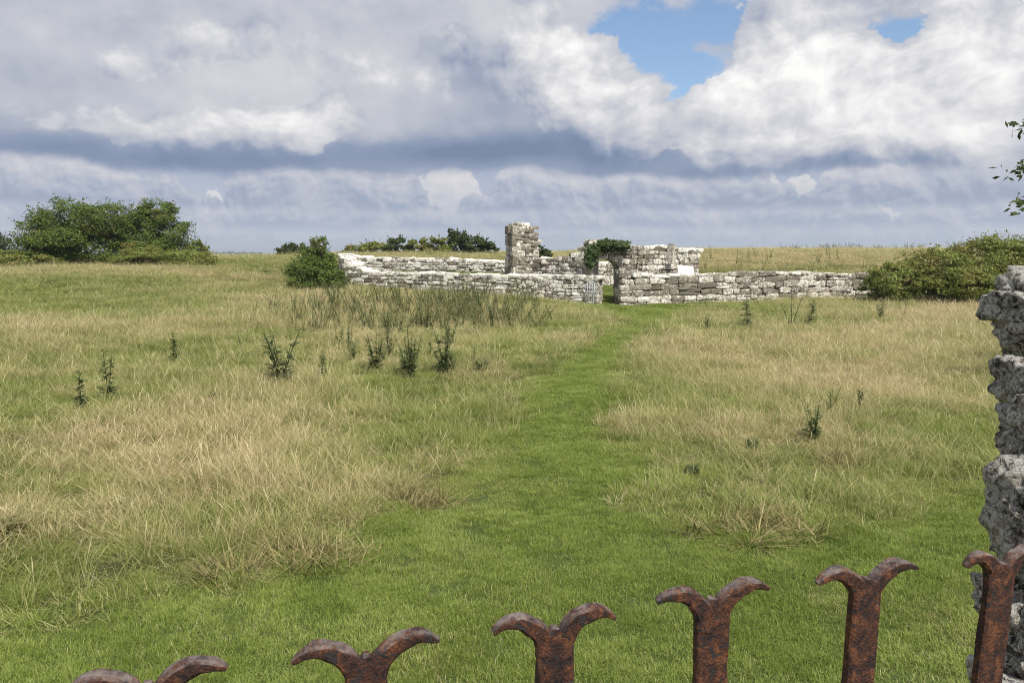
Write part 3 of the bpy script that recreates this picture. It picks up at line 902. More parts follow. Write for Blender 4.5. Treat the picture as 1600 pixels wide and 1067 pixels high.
    finish(N, principled(N, N.mix(N.ramp(N.noise(g.outputs['Position'], 7, 5), [(0.45, 0.0), (0.75, 0.4)]), (0.83, 0.83, 0.82), (0.66, 0.65, 0.62)), 0.5))
    me = bpy.data.meshes.new('information_panel'); bm.to_mesh(me); bm.free(); me.materials.append(m)
    o = link('information_panel', me, None, (pp.x, pp.y, pp.z)); o.rotation_euler = (-0.32, 0.04, rz)
    tag(o, 'blank white panel leaning on the low wall top', 'panel')
    # ivy over the arch
    build_ivy()
    # small grey gate, swung open
    build_small_gate()

# ------------------------------------------------------------------ leaves
def leaf_mat(name, cols, trans=0.35, rough=0.5, hue_noise=None):
    m, N = new_mat(name)
    lv = N.n('ShaderNodeAttribute', attribute_name='lv').outputs['Fac']
    g = N.n('ShaderNodeNewGeometry')
    n1 = N.noise(g.outputs['Position'], 1.1, 3, 0.6)
    c = N.ramp(lv, [(i / (len(cols) - 1), q) for i, q in enumerate(cols)])
    if hue_noise: c = N.mix(N.ramp(n1, [(0.50, 0.0), (0.68, 0.75)]), c, hue_noise)
    d = N.n('ShaderNodeBsdfPrincipled'); N.link(c, d.inputs['Base Color']); d.inputs['Roughness'].default_value = rough
    d.inputs['Specular IOR Level'].default_value = 0.3
    t = N.n('ShaderNodeBsdfTranslucent'); N.link(c, t.inputs[0])
    mx = N.n('ShaderNodeMixShader'); mx.inputs[0].default_value = trans
    N.link(d.outputs[0], mx.inputs[1]); N.link(t.outputs[0], mx.inputs[2])
    finish(N, mx.outputs[0])
    return m
M_HAW = leaf_mat('hawthorn_leaves', [(0.05, 0.09, 0.015), (0.105, 0.165, 0.028), (0.21, 0.265, 0.052)], hue_noise=(0.16, 0.14, 0.045))
M_BRAM = leaf_mat('bramble_leaves', [(0.095, 0.14, 0.025), (0.19, 0.235, 0.045), (0.31, 0.33, 0.085)], hue_noise=(0.27, 0.20, 0.07))
M_IVY = leaf_mat('ivy_leaves', [(0.022, 0.045, 0.010), (0.045, 0.08, 0.016), (0.11, 0.145, 0.035)], 0.2, 0.6)
M_DARKB = leaf_mat('dark_shrub_leaves', [(0.03, 0.055, 0.016), (0.06, 0.09, 0.024), (0.11, 0.145, 0.04)], hue_noise=(0.09, 0.085, 0.03))
M_WEED = leaf_mat('weed_leaves', [(0.10, 0.135, 0.05), (0.155, 0.20, 0.07), (0.23, 0.275, 0.11)], 0.4)
M_THIST = leaf_mat('thistle_leaves', [(0.075, 0.105, 0.036), (0.13, 0.17, 0.058), (0.21, 0.25, 0.09)], 0.4)
M_WEEDB = leaf_mat('brown_weed_leaves', [(0.20, 0.21, 0.08), (0.31, 0.29, 0.12), (0.42, 0.36, 0.19)], 0.4)
m, N = new_mat('bark'); g = N.n('ShaderNodeNewGeometry')
finish(N, principled(N, N.mix(N.noise(g.outputs['Position'], 12, 5), (0.05, 0.04, 0.03), (0.15, 0.125, 0.095)), 0.9))
M_BARK = m

def leaves_from(points, normals, size, aspect=0.6, spread=0.8):
    n = len(points)
    nr = normals + rng.normal(0, spread, (n, 3)); nr /= np.linalg.norm(nr, axis=1)[:, None] + 1e-9
    a = rng.normal(size=(n, 3)); u = np.cross(nr, a); u /= np.linalg.norm(u, axis=1)[:, None] + 1e-9
    v = np.cross(nr, u)
    s = size * rng.uniform(0.6, 1.35, n)[:, None]
    tip = points + u * s * 0.5 - nr * s * 0.08; tail = points - u * s * 0.5 - nr * s * 0.08
    l = points + v * s * 0.5 * aspect; r = points - v * s * 0.5 * aspect
    return np.stack([tail, r, tip, l], 1)

def crown_points(clumps, n, sub_r=0.22, subs=26, sprig=0.06):
    """leaf sites gathered in tufts on and inside a set of ellipsoids, kept above ground by caller"""
    vol = np.array([c[3] * c[4] * c[5] for c in clumps]) ** 0.72; vol /= vol.sum()
    Pn = []; Nn = []
    for c, fr in zip(clumps, vol):
        cx, cy, cz, rx, ry, rz = c
        m = max(40, int(n * fr)); k = max(16, int(1.7 * subs * (fr * len(clumps)) ** 0.5))
        dirs = rng.normal(size=(k, 3)); dirs /= np.linalg.norm(dirs, axis=1)[:, None]
        rad = rng.uniform(0.45, 1.0, k) ** 0.55
        sc = dirs * rad[:, None]
        sr = sub_r * rng.uniform(0.6, 1.5, k)
        which = rng.integers(0, k, m)
        off = rng.normal(size=(m, 3)); off /= np.linalg.norm(off, axis=1)[:, None]
        ro = rng.uniform(0.2, 1.0, m) ** 0.5
        loc = sc[which] * 0.9 + off * (sr[which] * ro)[:, None] * np.array([1.1, 1.1, 0.8])
        # stray shoots beyond the outline
        st = rng.uniform(size=m) < sprig
        shoot = rng.integers(0, k, m)
        ext = rng.uniform(0.9, 1.22, m)
        loc = np.where(st[:, None], dirs[shoot] * ext[:, None] + rng.normal(0, 0.02, (m, 3)), loc)
        nor = off * 0.7 + dirs[which] * 0.6 + np.array([0, 0, 0.45])
        R = np.array([rx, ry, rz])
        Pn.append(loc * R + np.array([cx, cy, cz])); Nn.append(nor)
    return np.concatenate(Pn), np.concatenate(Nn)

def stems(base, clumps, r0, mat=None, k=1):
    parts = []
    bx, by, bz = base
    for c in clumps:
        for _ in range(k):
            b = Vector((bx + random.gauss(0, 0.15), by + random.gauss(0, 0.15), bz - 0.1))
            tgt = Vector((c[0] + random.gauss(0, c[3] * 0.3), c[1] + random.gauss(0, c[4] * 0.3), c[2] + c[5] * 0.35))
            pts = []
            for i in range(6):
                f = i / 5
                p = b.lerp(tgt, f); p += Vector((random.gauss(0, 0.06), random.gauss(0, 0.06), math.sin(f * math.pi) * 0.15))
                pts.append(p)
            parts.append(tube(pts, [r0 * (1 - 0.8 * i / 5) for i in range(6)], 5))
            for _b in range(5):
                s = pts[random.randint(2, 4)]
                d = Vector((random.gauss(0, 1) * c[3], random.gauss(0, 1) * c[4], abs(random.gauss(0.4, 0.5)) * c[5])) * 0.6
                q = [s + d * (i / 3) + Vector((0, 0, 0.04 * i)) for i in range(4)]
                parts.append(tube(q, [r0 * 0.35 * (1 - 0.25 * i) for i in range(4)], 4))
    return merge(parts)

def shrub(name, label, cat, clumps, n, leaf, mat, group=None, trunk=0.06, sub_r=0.22, subs=26, sprig=0.05, trunk_name='stems', kk=1):
    cx = float(np.mean([c[0] for c in clumps])); cy = float(np.mean([c[1] for c in clumps]))
    bz = h1(cx, cy)
    t = thing(name, label, cat, (cx, cy, bz), group)
    pts, nor = crown_points(clumps, n, sub_r, subs, sprig)
    gz = H(pts[:, 0], pts[:, 1])
    k = pts[:, 2] > gz + 0.02
    pts, nor = pts[k], nor[k]
    V = leaves_from(pts - np.array([cx, cy, bz]), nor, leaf)
    me = quads_mesh('foliage', V, 4, mat, np.clip(rng.normal(0.5, 0.25, len(V)), 0, 1))
    link('foliage', me, t)
    v, f = stems((0, 0, 0), [(c[0] - cx, c[1] - cy, c[2] - bz, c[3], c[4], c[5]) for c in clumps], trunk, k=kk)
    link(trunk_name, mesh_data(trunk_name, v, f, M_BARK), t)
    return t

def clump(px0, px1, py0, py1, Y, deep=None):
    """ellipsoid filling a photo rectangle at distance Y"""
    a = P(px0, py1, Y); b = P(px1, py0, Y)
    rx = (b.x - a.x) / 2; rz = (b.z - a.z) / 2
    return ((a.x + b.x) / 2, Y, (a.z + b.z) / 2, rx, deep or rx * 0.9, rz)

def build_shrubs():
    Y = 40
    shrub('hawthorn_tree', 'large rounded hawthorn at the left, tallest of the thicket on the rise', 'tree',
          [clump(25, 115, 325, 415, Y, 1.4), clump(60, 160, 308, 385, Y + .3, 1.5), clump(110, 205, 312, 380, Y + .6, 1.5), clump(40, 140, 350, 420, Y - 1.0, 1.3), clump(150, 215, 330, 400, Y + 1.2, 1.4), clump(95, 190, 355, 424, Y + .6, 1.3), clump(30, 110, 375, 424, Y - .3, 1.2)],
          62000, 0.10, M_HAW, None, 0.11, 0.26, 34, trunk_name='trunk')
    shrub('hawthorn_tree', 'dark hawthorn with a spiky crest, right half of the left thicket', 'tree',
          [clump(185, 262, 318, 405, Y + 1.6, 1.5), clump(215, 296, 326, 412, Y + 1.2, 1.4), clump(215, 275, 308, 360, Y + 1.5, 1.0), clump(180, 290, 365, 424, Y + .9, 1.4)],
          42000, 0.10, M_HAW, None, 0.1, 0.26, 30, trunk_name='trunk')
    shrub('bramble_bush', 'low yellowish bramble spreading at the right foot of the left thicket', 'bush',
          [clump(172, 262, 386, 424, Y - 1.6, 1.2), clump(235, 343, 388, 424, Y - 1.2, 1.2), clump(190, 250, 375, 410, Y - .9, .9)], 17000, 0.09, M_BRAM, None, 0.03, 0.24, 30)
    shrub('bramble_bush', 'low green bush at the left picture edge under the hawthorn', 'bush',
          [clump(-60, 40, 386, 426, Y - 1.2, 1.2), clump(10, 98, 390, 426, Y - 1.5, 1.1)], 14000, 0.09, M_BRAM, None, 0.03, 0.24, 30)
    shrub('elder_bush', 'small pale bush peeping out right of the left thicket', 'bush',
          [clump(290, 326, 374, 412, Y + 4, .9)], 2600, 0.13, M_BRAM, None, 0.04)
    shrub('far_tree', 'hazy pale tree at the left edge beyond the thicket', 'tree',
          [clump(-60, 5, 362, 415, 74, 2.2), clump(-20, 24, 366, 410, 75, 1.6)], 6000, 0.2, M_DARKB, None, 0.12, trunk_name='trunk')
    Y = 31.3
    shrub('thorn_bush', 'pointed thorn bush at the left end of the ruined wall', 'bush',
          [clump(447, 520, 398, 462, Y, 1.0), clump(480, 546, 405, 462, Y - .2, 1.0), clump(465, 522, 380, 430, Y + .1, .75), clump(480, 512, 367, 405, Y + .1, .42)], 20000, 0.085, M_HAW, None, 0.05, 0.26, 30, 0.07)
    shrub('elder_bush', 'dark round bush just behind and left of the pointed thorn bush', 'bush',
          [clump(430, 462, 381, 402, 54, .8), clump(447, 480, 377, 402, 54.5, .8)], 3500, 0.15, M_DARKB, None, 0.05)
    Y = 58
    shrub('gorse_bush', 'low spreading bush at the left foot of the far mound', 'bush',
          [clump(530, 580, 383, 408, Y, 1.2), clump(560, 612, 375, 406, Y + 1, 1.3)], 7000, 0.17, M_BRAM, None, 0.04)
    shrub('gorse_bush', 'round dark bush near the middle of the far mound', 'bush',
          [clump(598, 642, 369, 404, Y, 1.2)], 5200, 0.17, M_DARKB, None, 0.05)
    shrub('gorse_bush', 'bushy brown-green scrub between round bush and small tree on the far mound', 'bush',
          [clump(634, 676, 371, 406, Y, 1.2), clump(662, 704, 369, 406, Y - .5, 1.2)], 8500, 0.17, M_BRAM, None, 0.05)
    shrub('small_tree', 'darkest tree at the right end of the far mound', 'tree',
          [clump(697, 738, 359, 404, Y + 1, 1.2), clump(722, 768, 368, 405, Y + 1, 1.3), clump(748, 780, 377, 406, Y + 1, 1.0), clump(699, 712, 356, 372, Y + 1, .4)], 10500, 0.17, M_DARKB, None, 0.1, trunk_name='trunk')
    shrub('thorn_bush', 'little dark bush just right of the tall stone pier', 'bush',
          [clump(834, 852, 382, 402, 48, .6), clump(846, 864, 389, 403, 48, .5)], 2200, 0.12, M_DARKB, None, 0.04)
    Y = 28.6
    shrub('bramble_thicket', 'broad rounded bramble thicket at the right end of the low wall', 'bush',
          [clump(1352, 1450, 408, 470, Y, 1.3), clump(1400, 1520, 384, 465, Y + .3, 1.6), clump(1470, 1620, 367, 462, Y + .6, 2.0), clump(1560, 1760, 358, 460, Y + .9, 2.2), clump(1450, 1580, 415, 470, Y - 1.1, 1.2), clump(1560, 1700, 410, 470, Y - 1.2, 1.3), clump(1345, 1400, 430, 470, Y + .1, .8)],
          90000, 0.09, M_BRAM, None, 0.035, 0.2, 80, 0.025, kk=2)

def build_ivy():
    clumps = [clump(926, 986, 373, 393, 29.1, .35), clump(914, 938, 380, 408, 28.95, .2), clump(912, 932, 392, 419, 28.9, .16), clump(950, 988, 377, 392, 29.3, .42), clump(934, 958, 374, 392, 29.2, .4)]
    c0 = clumps[0]
    t = thing('ivy', 'dark green ivy hanging over the broken top of the arch', 'ivy', (c0[0], c0[1], c0[2] - 0.4))
    pts, nor = crown_points(clumps, 6500, 0.3, 30, 0.06)
    nor = nor + np.array([0, -0.8, 0.2])
    V = leaves_from(pts - np.array([c0[0], c0[1], c0[2] - 0.4]), nor, 0.075, 0.85, 0.5)
    link('leaves', quads_mesh('leaves', V, 4, M_IVY, np.clip(rng.normal(0.45, 0.25, len(V)), 0, 1)), t)
    parts = []
    for i in range(7):
        x = random.uniform(-0.5, 0.5)
        pts = [(x + 0.06 * math.sin(k + i), -0.02, 0.6 - 0.16 * k) for k in range(5)]
        parts.append(tube(pts, [0.018] * 5, 5))
    v, f = merge(parts); link('stems', mesh_data('stems', v, f, M_BARK), t)

def build_small_gate():
    m, N = new_mat('galvanised_grey')
    g = N.n('ShaderNodeNewGeometry')
    finish(N, principled(N, N.mix(N.noise(g.outputs['Position'], 9, 4), (0.30, 0.33, 0.34), (0.45, 0.48, 0.49)), 0.5, metallic=0.2))
    b = P(923, 476, 28.1)
    z0 = h1(b.x, b.y) + 0.04
    t = thing('small_gate', 'small grey round-topped metal gate standing open beside the doorway', 'gate', (b.x, b.y, z0))
    t.rotation_euler = (0, 0, math.radians(12))
    w, hs = 0.21, 0.66
    path = [(-w, 0, 0), (-w, 0, hs * .5), (-w, 0, hs)] + [(-w * math.cos(a), 0, hs + 0.17 * math.sin(a)) for a in np.linspace(0.25, math.pi - 0.25, 9)] + [(w, 0, hs), (w, 0, hs * .5), (w, 0, 0)]
    v, f = tube(path, [0.022] * len(path), 6); link('frame', mesh_data('frame', v, f, m, True), t)
    for k in range(5):
        x = -w + (k + 1) * 2 * w / 6
        zt = hs + 0.17 * math.sqrt(max(0, 1 - (x / w) ** 2)) - 0.005
        v, f = tube([(x, 0, 0.06), (x, 0, zt)], [0.014] * 2, 6); link('bar', mesh_data('bar', v, f, m, True), t)
    for zz in (0.06, 0.60):
        v, f = tube([(-w, 0.004, zz), (w, 0.004, zz)], [0.017] * 2, 6); link('rail', mesh_data('rail', v, f, m, True), t)

# ------------------------------------------------------------------ weeds
def weed_mesh(kind, seed):
    r = np.random.default_rng(seed); q = []; lv = []
    stem_parts = []
    if kind == 'bushy': nst, hgt, nl, ls = 8, 0.75, 24, 0.11
    elif kind == 'spike': nst, hgt, nl, ls = 2, 0.75, 48, 0.12
    elif kind == 'stalk': nst, hgt, nl, ls = 3, 0.80, 26, 0.075
    else: nst, hgt, nl, ls = 5, 0.30, 14, 0.14
    for s in range(nst):
        a = r.uniform(0, 6.28); lean = r.uniform(0.05, 0.42) if nst > 2 else r.uniform(0.0, 0.12)
        h = hgt * r.uniform(0.65, 1.0)
        pts = []
        for i in range(6):
            f = i / 5
            pts.append(Vector((math.cos(a) * lean * h * f * (0.7 + 0.3 * f), math.sin(a) * lean * h * f, h * f - 0.02)))
        stem_parts.append(tube(pts, [0.007 * (1 - 0.6 * i / 5) for i in range(6)], 5))
        for k in range(nl):
            f = r.uniform(0.08, 1.0) if kind != 'spike' else r.uniform(0.05, 1.0)
            j = min(int(f * 5), 4); p = pts[j].lerp(pts[j + 1], f * 5 - j)
            la = r.uniform(0, 6.28); up = r.uniform(-0.1, 0.9)
            L = ls * r.uniform(0.7, 1.4) * (1.15 - 0.6 * f)
            d = Vector((math.cos(la), math.sin(la), up)).normalized()
            sd = d.cross(Vector((0, 0, 1))).normalized(); W = L * r.uniform(0.14, 0.26)
            mid = p + d * L * 0.5
            droop = Vector((0, 0, -L * 0.18))
            q.append([p, mid + sd * W, p + d * L + droop, mid - sd * W]); lv.append(r.uniform(0.1, 1.0))
    V = np.array([[tuple(c) for c in z] for z in q])
    me = quads_mesh('leaves', V, 4, None, np.array(lv))
    sv, sf = merge(stem_parts)
    return me, mesh_data('stem', sv, sf, None)
WEEDS = {}
def weed(name, label, cat, kind, px, py, hpx, group=None, mat=None, wide=1.0):
    x, y = gpt(px, py)
    mat = mat or M_WEED
    var = random.randrange(3)
    key = (kind, var, mat.name)
    if key not in WEEDS:
        a, b = weed_mesh(kind, 40 + var * 7 + len(kind)); a.materials.append(mat); b.materials.append(mat); WEEDS[key] = (a, b)
    a, b = WEEDS[key]
    z = h1(x, y)
    t = thing(name, label, cat, (x, y, z), group)
    native = {'bushy': 0.68, 'spike': 0.72, 'stalk': 0.76, 'low': 0.3}[kind]
    s = hpx / F * y / native
    t.scale = (s * wide, s * wide, s); t.rotation_euler = (0, 0, random.uniform(0, 6.28))
    link('leaves', a, t); link('stem', b, t)
    return t

def build_weeds():
    def big(name, label, cat, kind, px, py, hpx, group=None, mat=None, wide=1.0):
        return weed(name, label, cat, kind, px, py, hpx * 1.25, group, mat or M_THIST, wide * (1.0 if kind != 'bushy' else 1.05))
    big('thistle', 'narrow dark thistle at the far left, left one of a pair', 'weed', 'spike', 127, 640, 62, wide=1.0)
    big('thistle', 'narrow dark thistle at the far left, taller right one of a pair', 'weed', 'spike', 170, 625, 68, wide=1.0)
    big('thistle', 'big dark bushy thistle clump standing alone in the left meadow', 'weed', 'bushy', 440, 600, 68, wide=1.25)
    big('thistle', 'slim thistle right beside the big bushy clump on the left', 'weed', 'spike', 506, 592, 44)
    big('thistle', 'large dark thistle clump left of the path, in front of the weeds', 'weed', 'bushy', 642, 592, 66, wide=0.9)
    big('thistle', 'bushy grey-green thistle just right of the large clump near the path', 'weed', 'bushy', 695, 585, 58, wide=1.2)
    big('thistle', 'grey-green thistle just left of the large clump near the path', 'weed', 'bushy', 588, 580, 52, wide=1.1)
    big('thistle', 'low spreading thistle closest to the path on its left', 'weed', 'low', 752, 582, 22, wide=1.3)
    big('dock', 'small dark weed low in the left meadow below the big clump', 'weed', 'low', 332, 628, 16)
    big('thistle', 'tall thin thistle in the left meadow, above the big clump', 'weed', 'spike', 272, 570, 50)
    big('dock', 'brown dead dock stalk at the lower left', 'weed', 'stalk', 80, 768, 34, mat=M_WEEDB)
    big('dock', 'dark seeding dock at the left edge', 'weed', 'low', 18, 838, 34, mat=M_WEEDB, wide=1.2)
    big('thistle', 'dark upright thistle before the right wall, first from the doorway', 'weed', 'spike', 1168, 512, 40, wide=1.5)
    big('thistle', 'dark upright thistle before the right wall, second from the doorway', 'weed', 'stalk', 1236, 514, 44, wide=1.3)
    big('thistle', 'dark upright thistle before the right wall, third from the doorway', 'weed', 'spike', 1266, 508, 36, wide=1.4)
    big('thistle', 'greyish weed before the right wall, close to the bramble thicket', 'weed', 'bushy', 1375, 500, 26)
    big('thistle', 'slanting weed below the bramble thicket at the right', 'weed', 'stalk', 1412, 497, 26)
    big('thistle', 'tall loose thistle in the middle of the right meadow', 'weed', 'stalk', 1297, 645, 44, wide=1.3)
    big('thistle', 'short dark thistle in the right meadow, right of the tall loose one', 'weed', 'spike', 1344, 640, 30, wide=1.4)
    big('thistle', 'straggling thistle in the right meadow, in front of the tall loose one', 'weed', 'bushy', 1272, 690, 52, wide=1.1)
    big('dock', 'small flat dark weed right of the path in the near meadow', 'weed', 'low', 1175, 703, 20, wide=1.2)
    big('dock', 'bluish flat weed right beside the path in the near meadow', 'weed', 'low', 1082, 742, 20, wide=1.3)
    big('thistle', 'small weed on the right side of the path near the wall', 'weed', 'bushy', 1105, 518, 22)
    big('dock', 'tiny weed on the right edge of the path halfway', 'weed', 'low', 985, 548, 12)
    for px, py, sx, lab in ((425, 893, 1.3, 'flattened clump of dead grass left of the path, nearest the gate'), (505, 866, 1.1, 'dark flattened dead grass clump just behind the nearest one, left of the path'),
                            (650, 787, 1.0, 'pale dead grass clump close to the left edge of the path'), (1190, 826, 1.4, 'low strip of dead grass at the near edge of the right meadow'), (22, 832, 1.2, 'dead grass clump at the left picture edge')):
        x, y = gpt(px, py)
        t = thing('dead_grass_clump', lab, 'grass clump', (x, y, h1(x, y)))
        o = patch('blades', M_MEAD, 0.22, [(620, 12, 0.08, 0.26, 0.0036, 1.0, 0.7, 3, 0, (0, 1)), (60, 6, 0.1, 0.22, 0.004, 0.5, 1.0, 3, 0, (0.4, 1))])
        COL.objects.link(o); o.parent = t; o.scale = (sx * 1.5, sx * 1.1, 1.0); o.data.materials.clear(); o.data.materials.append(leaf_mat_simple)
    # dark tussock
    x, y = gpt(1318, 728)
    t = thing('grass_tussock', 'dark brown-green grass tussock in the right meadow', 'tussock', (x, y, h1(x, y)))
    o = patch('blades', M_MEAD, 0.20, [(460, 14, 0.12, 0.30, 0.005, 0.6, 1.0, 4, 0, (0, 1))])
    COL.objects.link(o); o.parent = t; o.data.materials.clear(); o.data.materials.append(leaf_mat_simple)
    # brown and green stalks in front of the left wall
    for i in range(220):
        px = random.triangular(400, 890, 740); py = random.uniform(474, 520) - (px - 560) * 0.012
        weed('tall_weed', 'tall seeding weed stalk in the dense band before the left low wall', 'weed', 'stalk', px, py, random.uniform(28, 50), 'weeds before the left wall', random.choice((M_WEED, M_WEEDB, M_WEEDB, M_WEED)), random.uniform(1.1, 1.8))
    for i in range(26):
        px = random.uniform(370, 600); py = random.uniform(478, 545)
        weed('tall_weed', 'thin weed stalk scattered over the left meadow beyond the bushy thistle clump', 'weed', 'stalk', px, py, random.uniform(22, 38), 'stalks in the left meadow', random.choice((M_WEED, M_WEEDB)), 0.8)
    for i in range(18):
        px = random.uniform(530, 745); py = random.uniform(522, 585)
        weed('thistle', 'grey-green thistle of the loose patch left of the path', 'weed', random.choice(('bushy', 'spike')), px, py, random.uniform(26, 48), 'thistle patch left of the path', None, 1.0)
    for i in range(46):
        x = random.uniform(9, 27); y = random.uniform(38, 60)
        t = weed_at('tall_weed', 'tall green stalk in the field beyond the right low wall', 'weed', 'stalk', x, y, random.uniform(0.8, 1.3), 'stalks beyond the right wall')
    for i in range(60):
        y = random.uniform(74, 82); x = random.uniform(0.36, 0.56) * y
        t = weed_at('tall_weed', 'dark weed stalk on the skyline beyond the right low wall', 'weed', 'stalk', x, y, random.uniform(0.4, 0.9), 'stalks on the skyline', 2.6)

def weed_at(name, label, cat, kind, x, y, hgt, group, wide=1.0):
    z = h1(x, y); var = random.randrange(3); mat = random.choice((M_WEED, M_WEEDB)); key = (kind, var, mat.name)
    if key not in WEEDS:
        a, b = weed_mesh(kind, 40 + var * 7 + len(kind)); a.materials.append(mat); b.materials.append(mat); WEEDS[key] = (a, b)
    a, b = WEEDS[key]
    t = thing(name, label, cat, (x, y, z), group); s = hgt / 0.76
    t.scale = (s * wide, s * wide, s); t.rotation_euler = (0, 0, random.uniform(0, 6.28))
    link('leaves', a, t); link('stem', b, t)
    return t
leaf_mat_simple, N = new_mat('tussock_blades')
bvn = N.n('ShaderNodeAttribute', attribute_name='bv').outputs['Fac']
finish(N, principled(N, N.ramp(bvn, [(0, (0.07, 0.08, 0.025)), (0.5, (0.19, 0.165, 0.06)), (1, (0.42, 0.34, 0.18))]), 0.7))

# ------------------------------------------------------------------ foreground gate
def rust_mat():
    m, N = new_mat('rusty_iron')
    tc = N.n('ShaderNodeTexCoord'); g = N.n('ShaderNodeNewGeometry'); pos = g.outputs['Position']
    n1 = N.noise(pos, 60, 6, 0.62, 0.6); n2 = N.noise(pos, 170, 6, 0.7, 0.6); n3 = N.noise(pos, 480, 4, 0.65)
    f = N.m('ADD', N.m('MULTIPLY', n1, 0.5), N.m('ADD', N.m('MULTIPLY', n2, 0.4), N.m('MULTIPLY', n3, 0.25)))
    c = N.ramp(f, [(0.48, (0.014, 0.010, 0.010)), (0.545, (0.050, 0.021, 0.015)), (0.60, (0.085, 0.032, 0.017)), (0.68, (0.20, 0.078, 0.030))])
    # flakes of old grey paint
    pf = N.ramp(N.noise(pos, 75, 6, 0.7, 0.8), [(0.57, 0.0), (0.60, 1.0)])
    c = N.mix(pf, c, (0.030, 0.026, 0.026))
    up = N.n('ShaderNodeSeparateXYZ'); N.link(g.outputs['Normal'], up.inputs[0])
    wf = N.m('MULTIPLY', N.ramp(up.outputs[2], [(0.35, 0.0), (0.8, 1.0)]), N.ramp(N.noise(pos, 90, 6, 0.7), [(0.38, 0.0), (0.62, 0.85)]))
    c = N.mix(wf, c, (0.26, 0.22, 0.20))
    h = N.m('ADD', N.m('MULTIPLY', n2, 1.0), N.m('ADD', N.m('MULTIPLY', n3, 0.6), N.m('MULTIPLY', pf, 0.15)))
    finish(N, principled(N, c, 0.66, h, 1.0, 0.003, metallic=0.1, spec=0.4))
    return m

def sweep(path, widths, thick, sub=1):
    """flat forged strip: path of (x,z) centre points in the bar plane, widths across, thick along y"""
    n = len(path); V = []; Fc = []
    for i in range(n):
        p = Vector((path[i][0], 0, path[i][1]))
        a = Vector((path[max(i - 1, 0)][0], 0, path[max(i - 1, 0)][1])); b = Vector((path[min(i + 1, n - 1)][0], 0, path[min(i + 1, n - 1)][1]))
        d = (b - a).normalized(); s = Vector((d.z, 0, -d.x))
        w = widths[i] / 2; th = (thick if not isinstance(thick, list) else thick[i]) / 2; r = min(w, th) * 0.35
        ring = [(-w + r, -th), (-w * 0.3, -th * 1.02), (w * 0.3, -th * 1.02), (w - r, -th), (w, -th + r), (w, th - r), (w - r, th), (-w + r, th), (-w, th - r), (-w, -th + r)]
        for (u, y) in ring:
            V.append(p + s * u + Vector((0, y, 0)))
    k = 10
    for i in range(n - 1):
        for j in range(k):
            Fc.append((i * k + j, i * k + (j + 1) % k, (i + 1) * k + (j + 1) % k, (i + 1) * k + j))
    Fc.append(tuple(range(k))[::-1]); Fc.append(tuple(range((n - 1) * k, n * k)))
    return V, Fc

def hammer(V, seed):
    o = Vector((seed * 1.7, seed * 0.9, seed * 2.3)); out = []
    for v in V:
        v = Vector(v)
        out.append(v + mn.noise_vector(v * 55 + o) * 0.0016 + mn.noise_vector(v * 170 + o) * 0.0008)
    return out

def smooth_path(pts, n=22):
    out = []
    m = len(pts)
    for i in range(n + 1):
        t = i / n * (m - 1); k = min(int(t), m - 2); f = t - k
        p0 = pts[max(k - 1, 0)]; p1 = pts[k]; p2 = pts[k + 1]; p3 = pts[min(k + 2, m - 1)]
        out.append(tuple(0.5 * ((2 * b) + (-a + c) * f + (2 * a - 5 * b + 4 * c - d) * f * f + (-a + 3 * b - 3 * c + d) * f ** 3) for a, b, c, d in zip(p0, p1, p2, p3)))
    return out

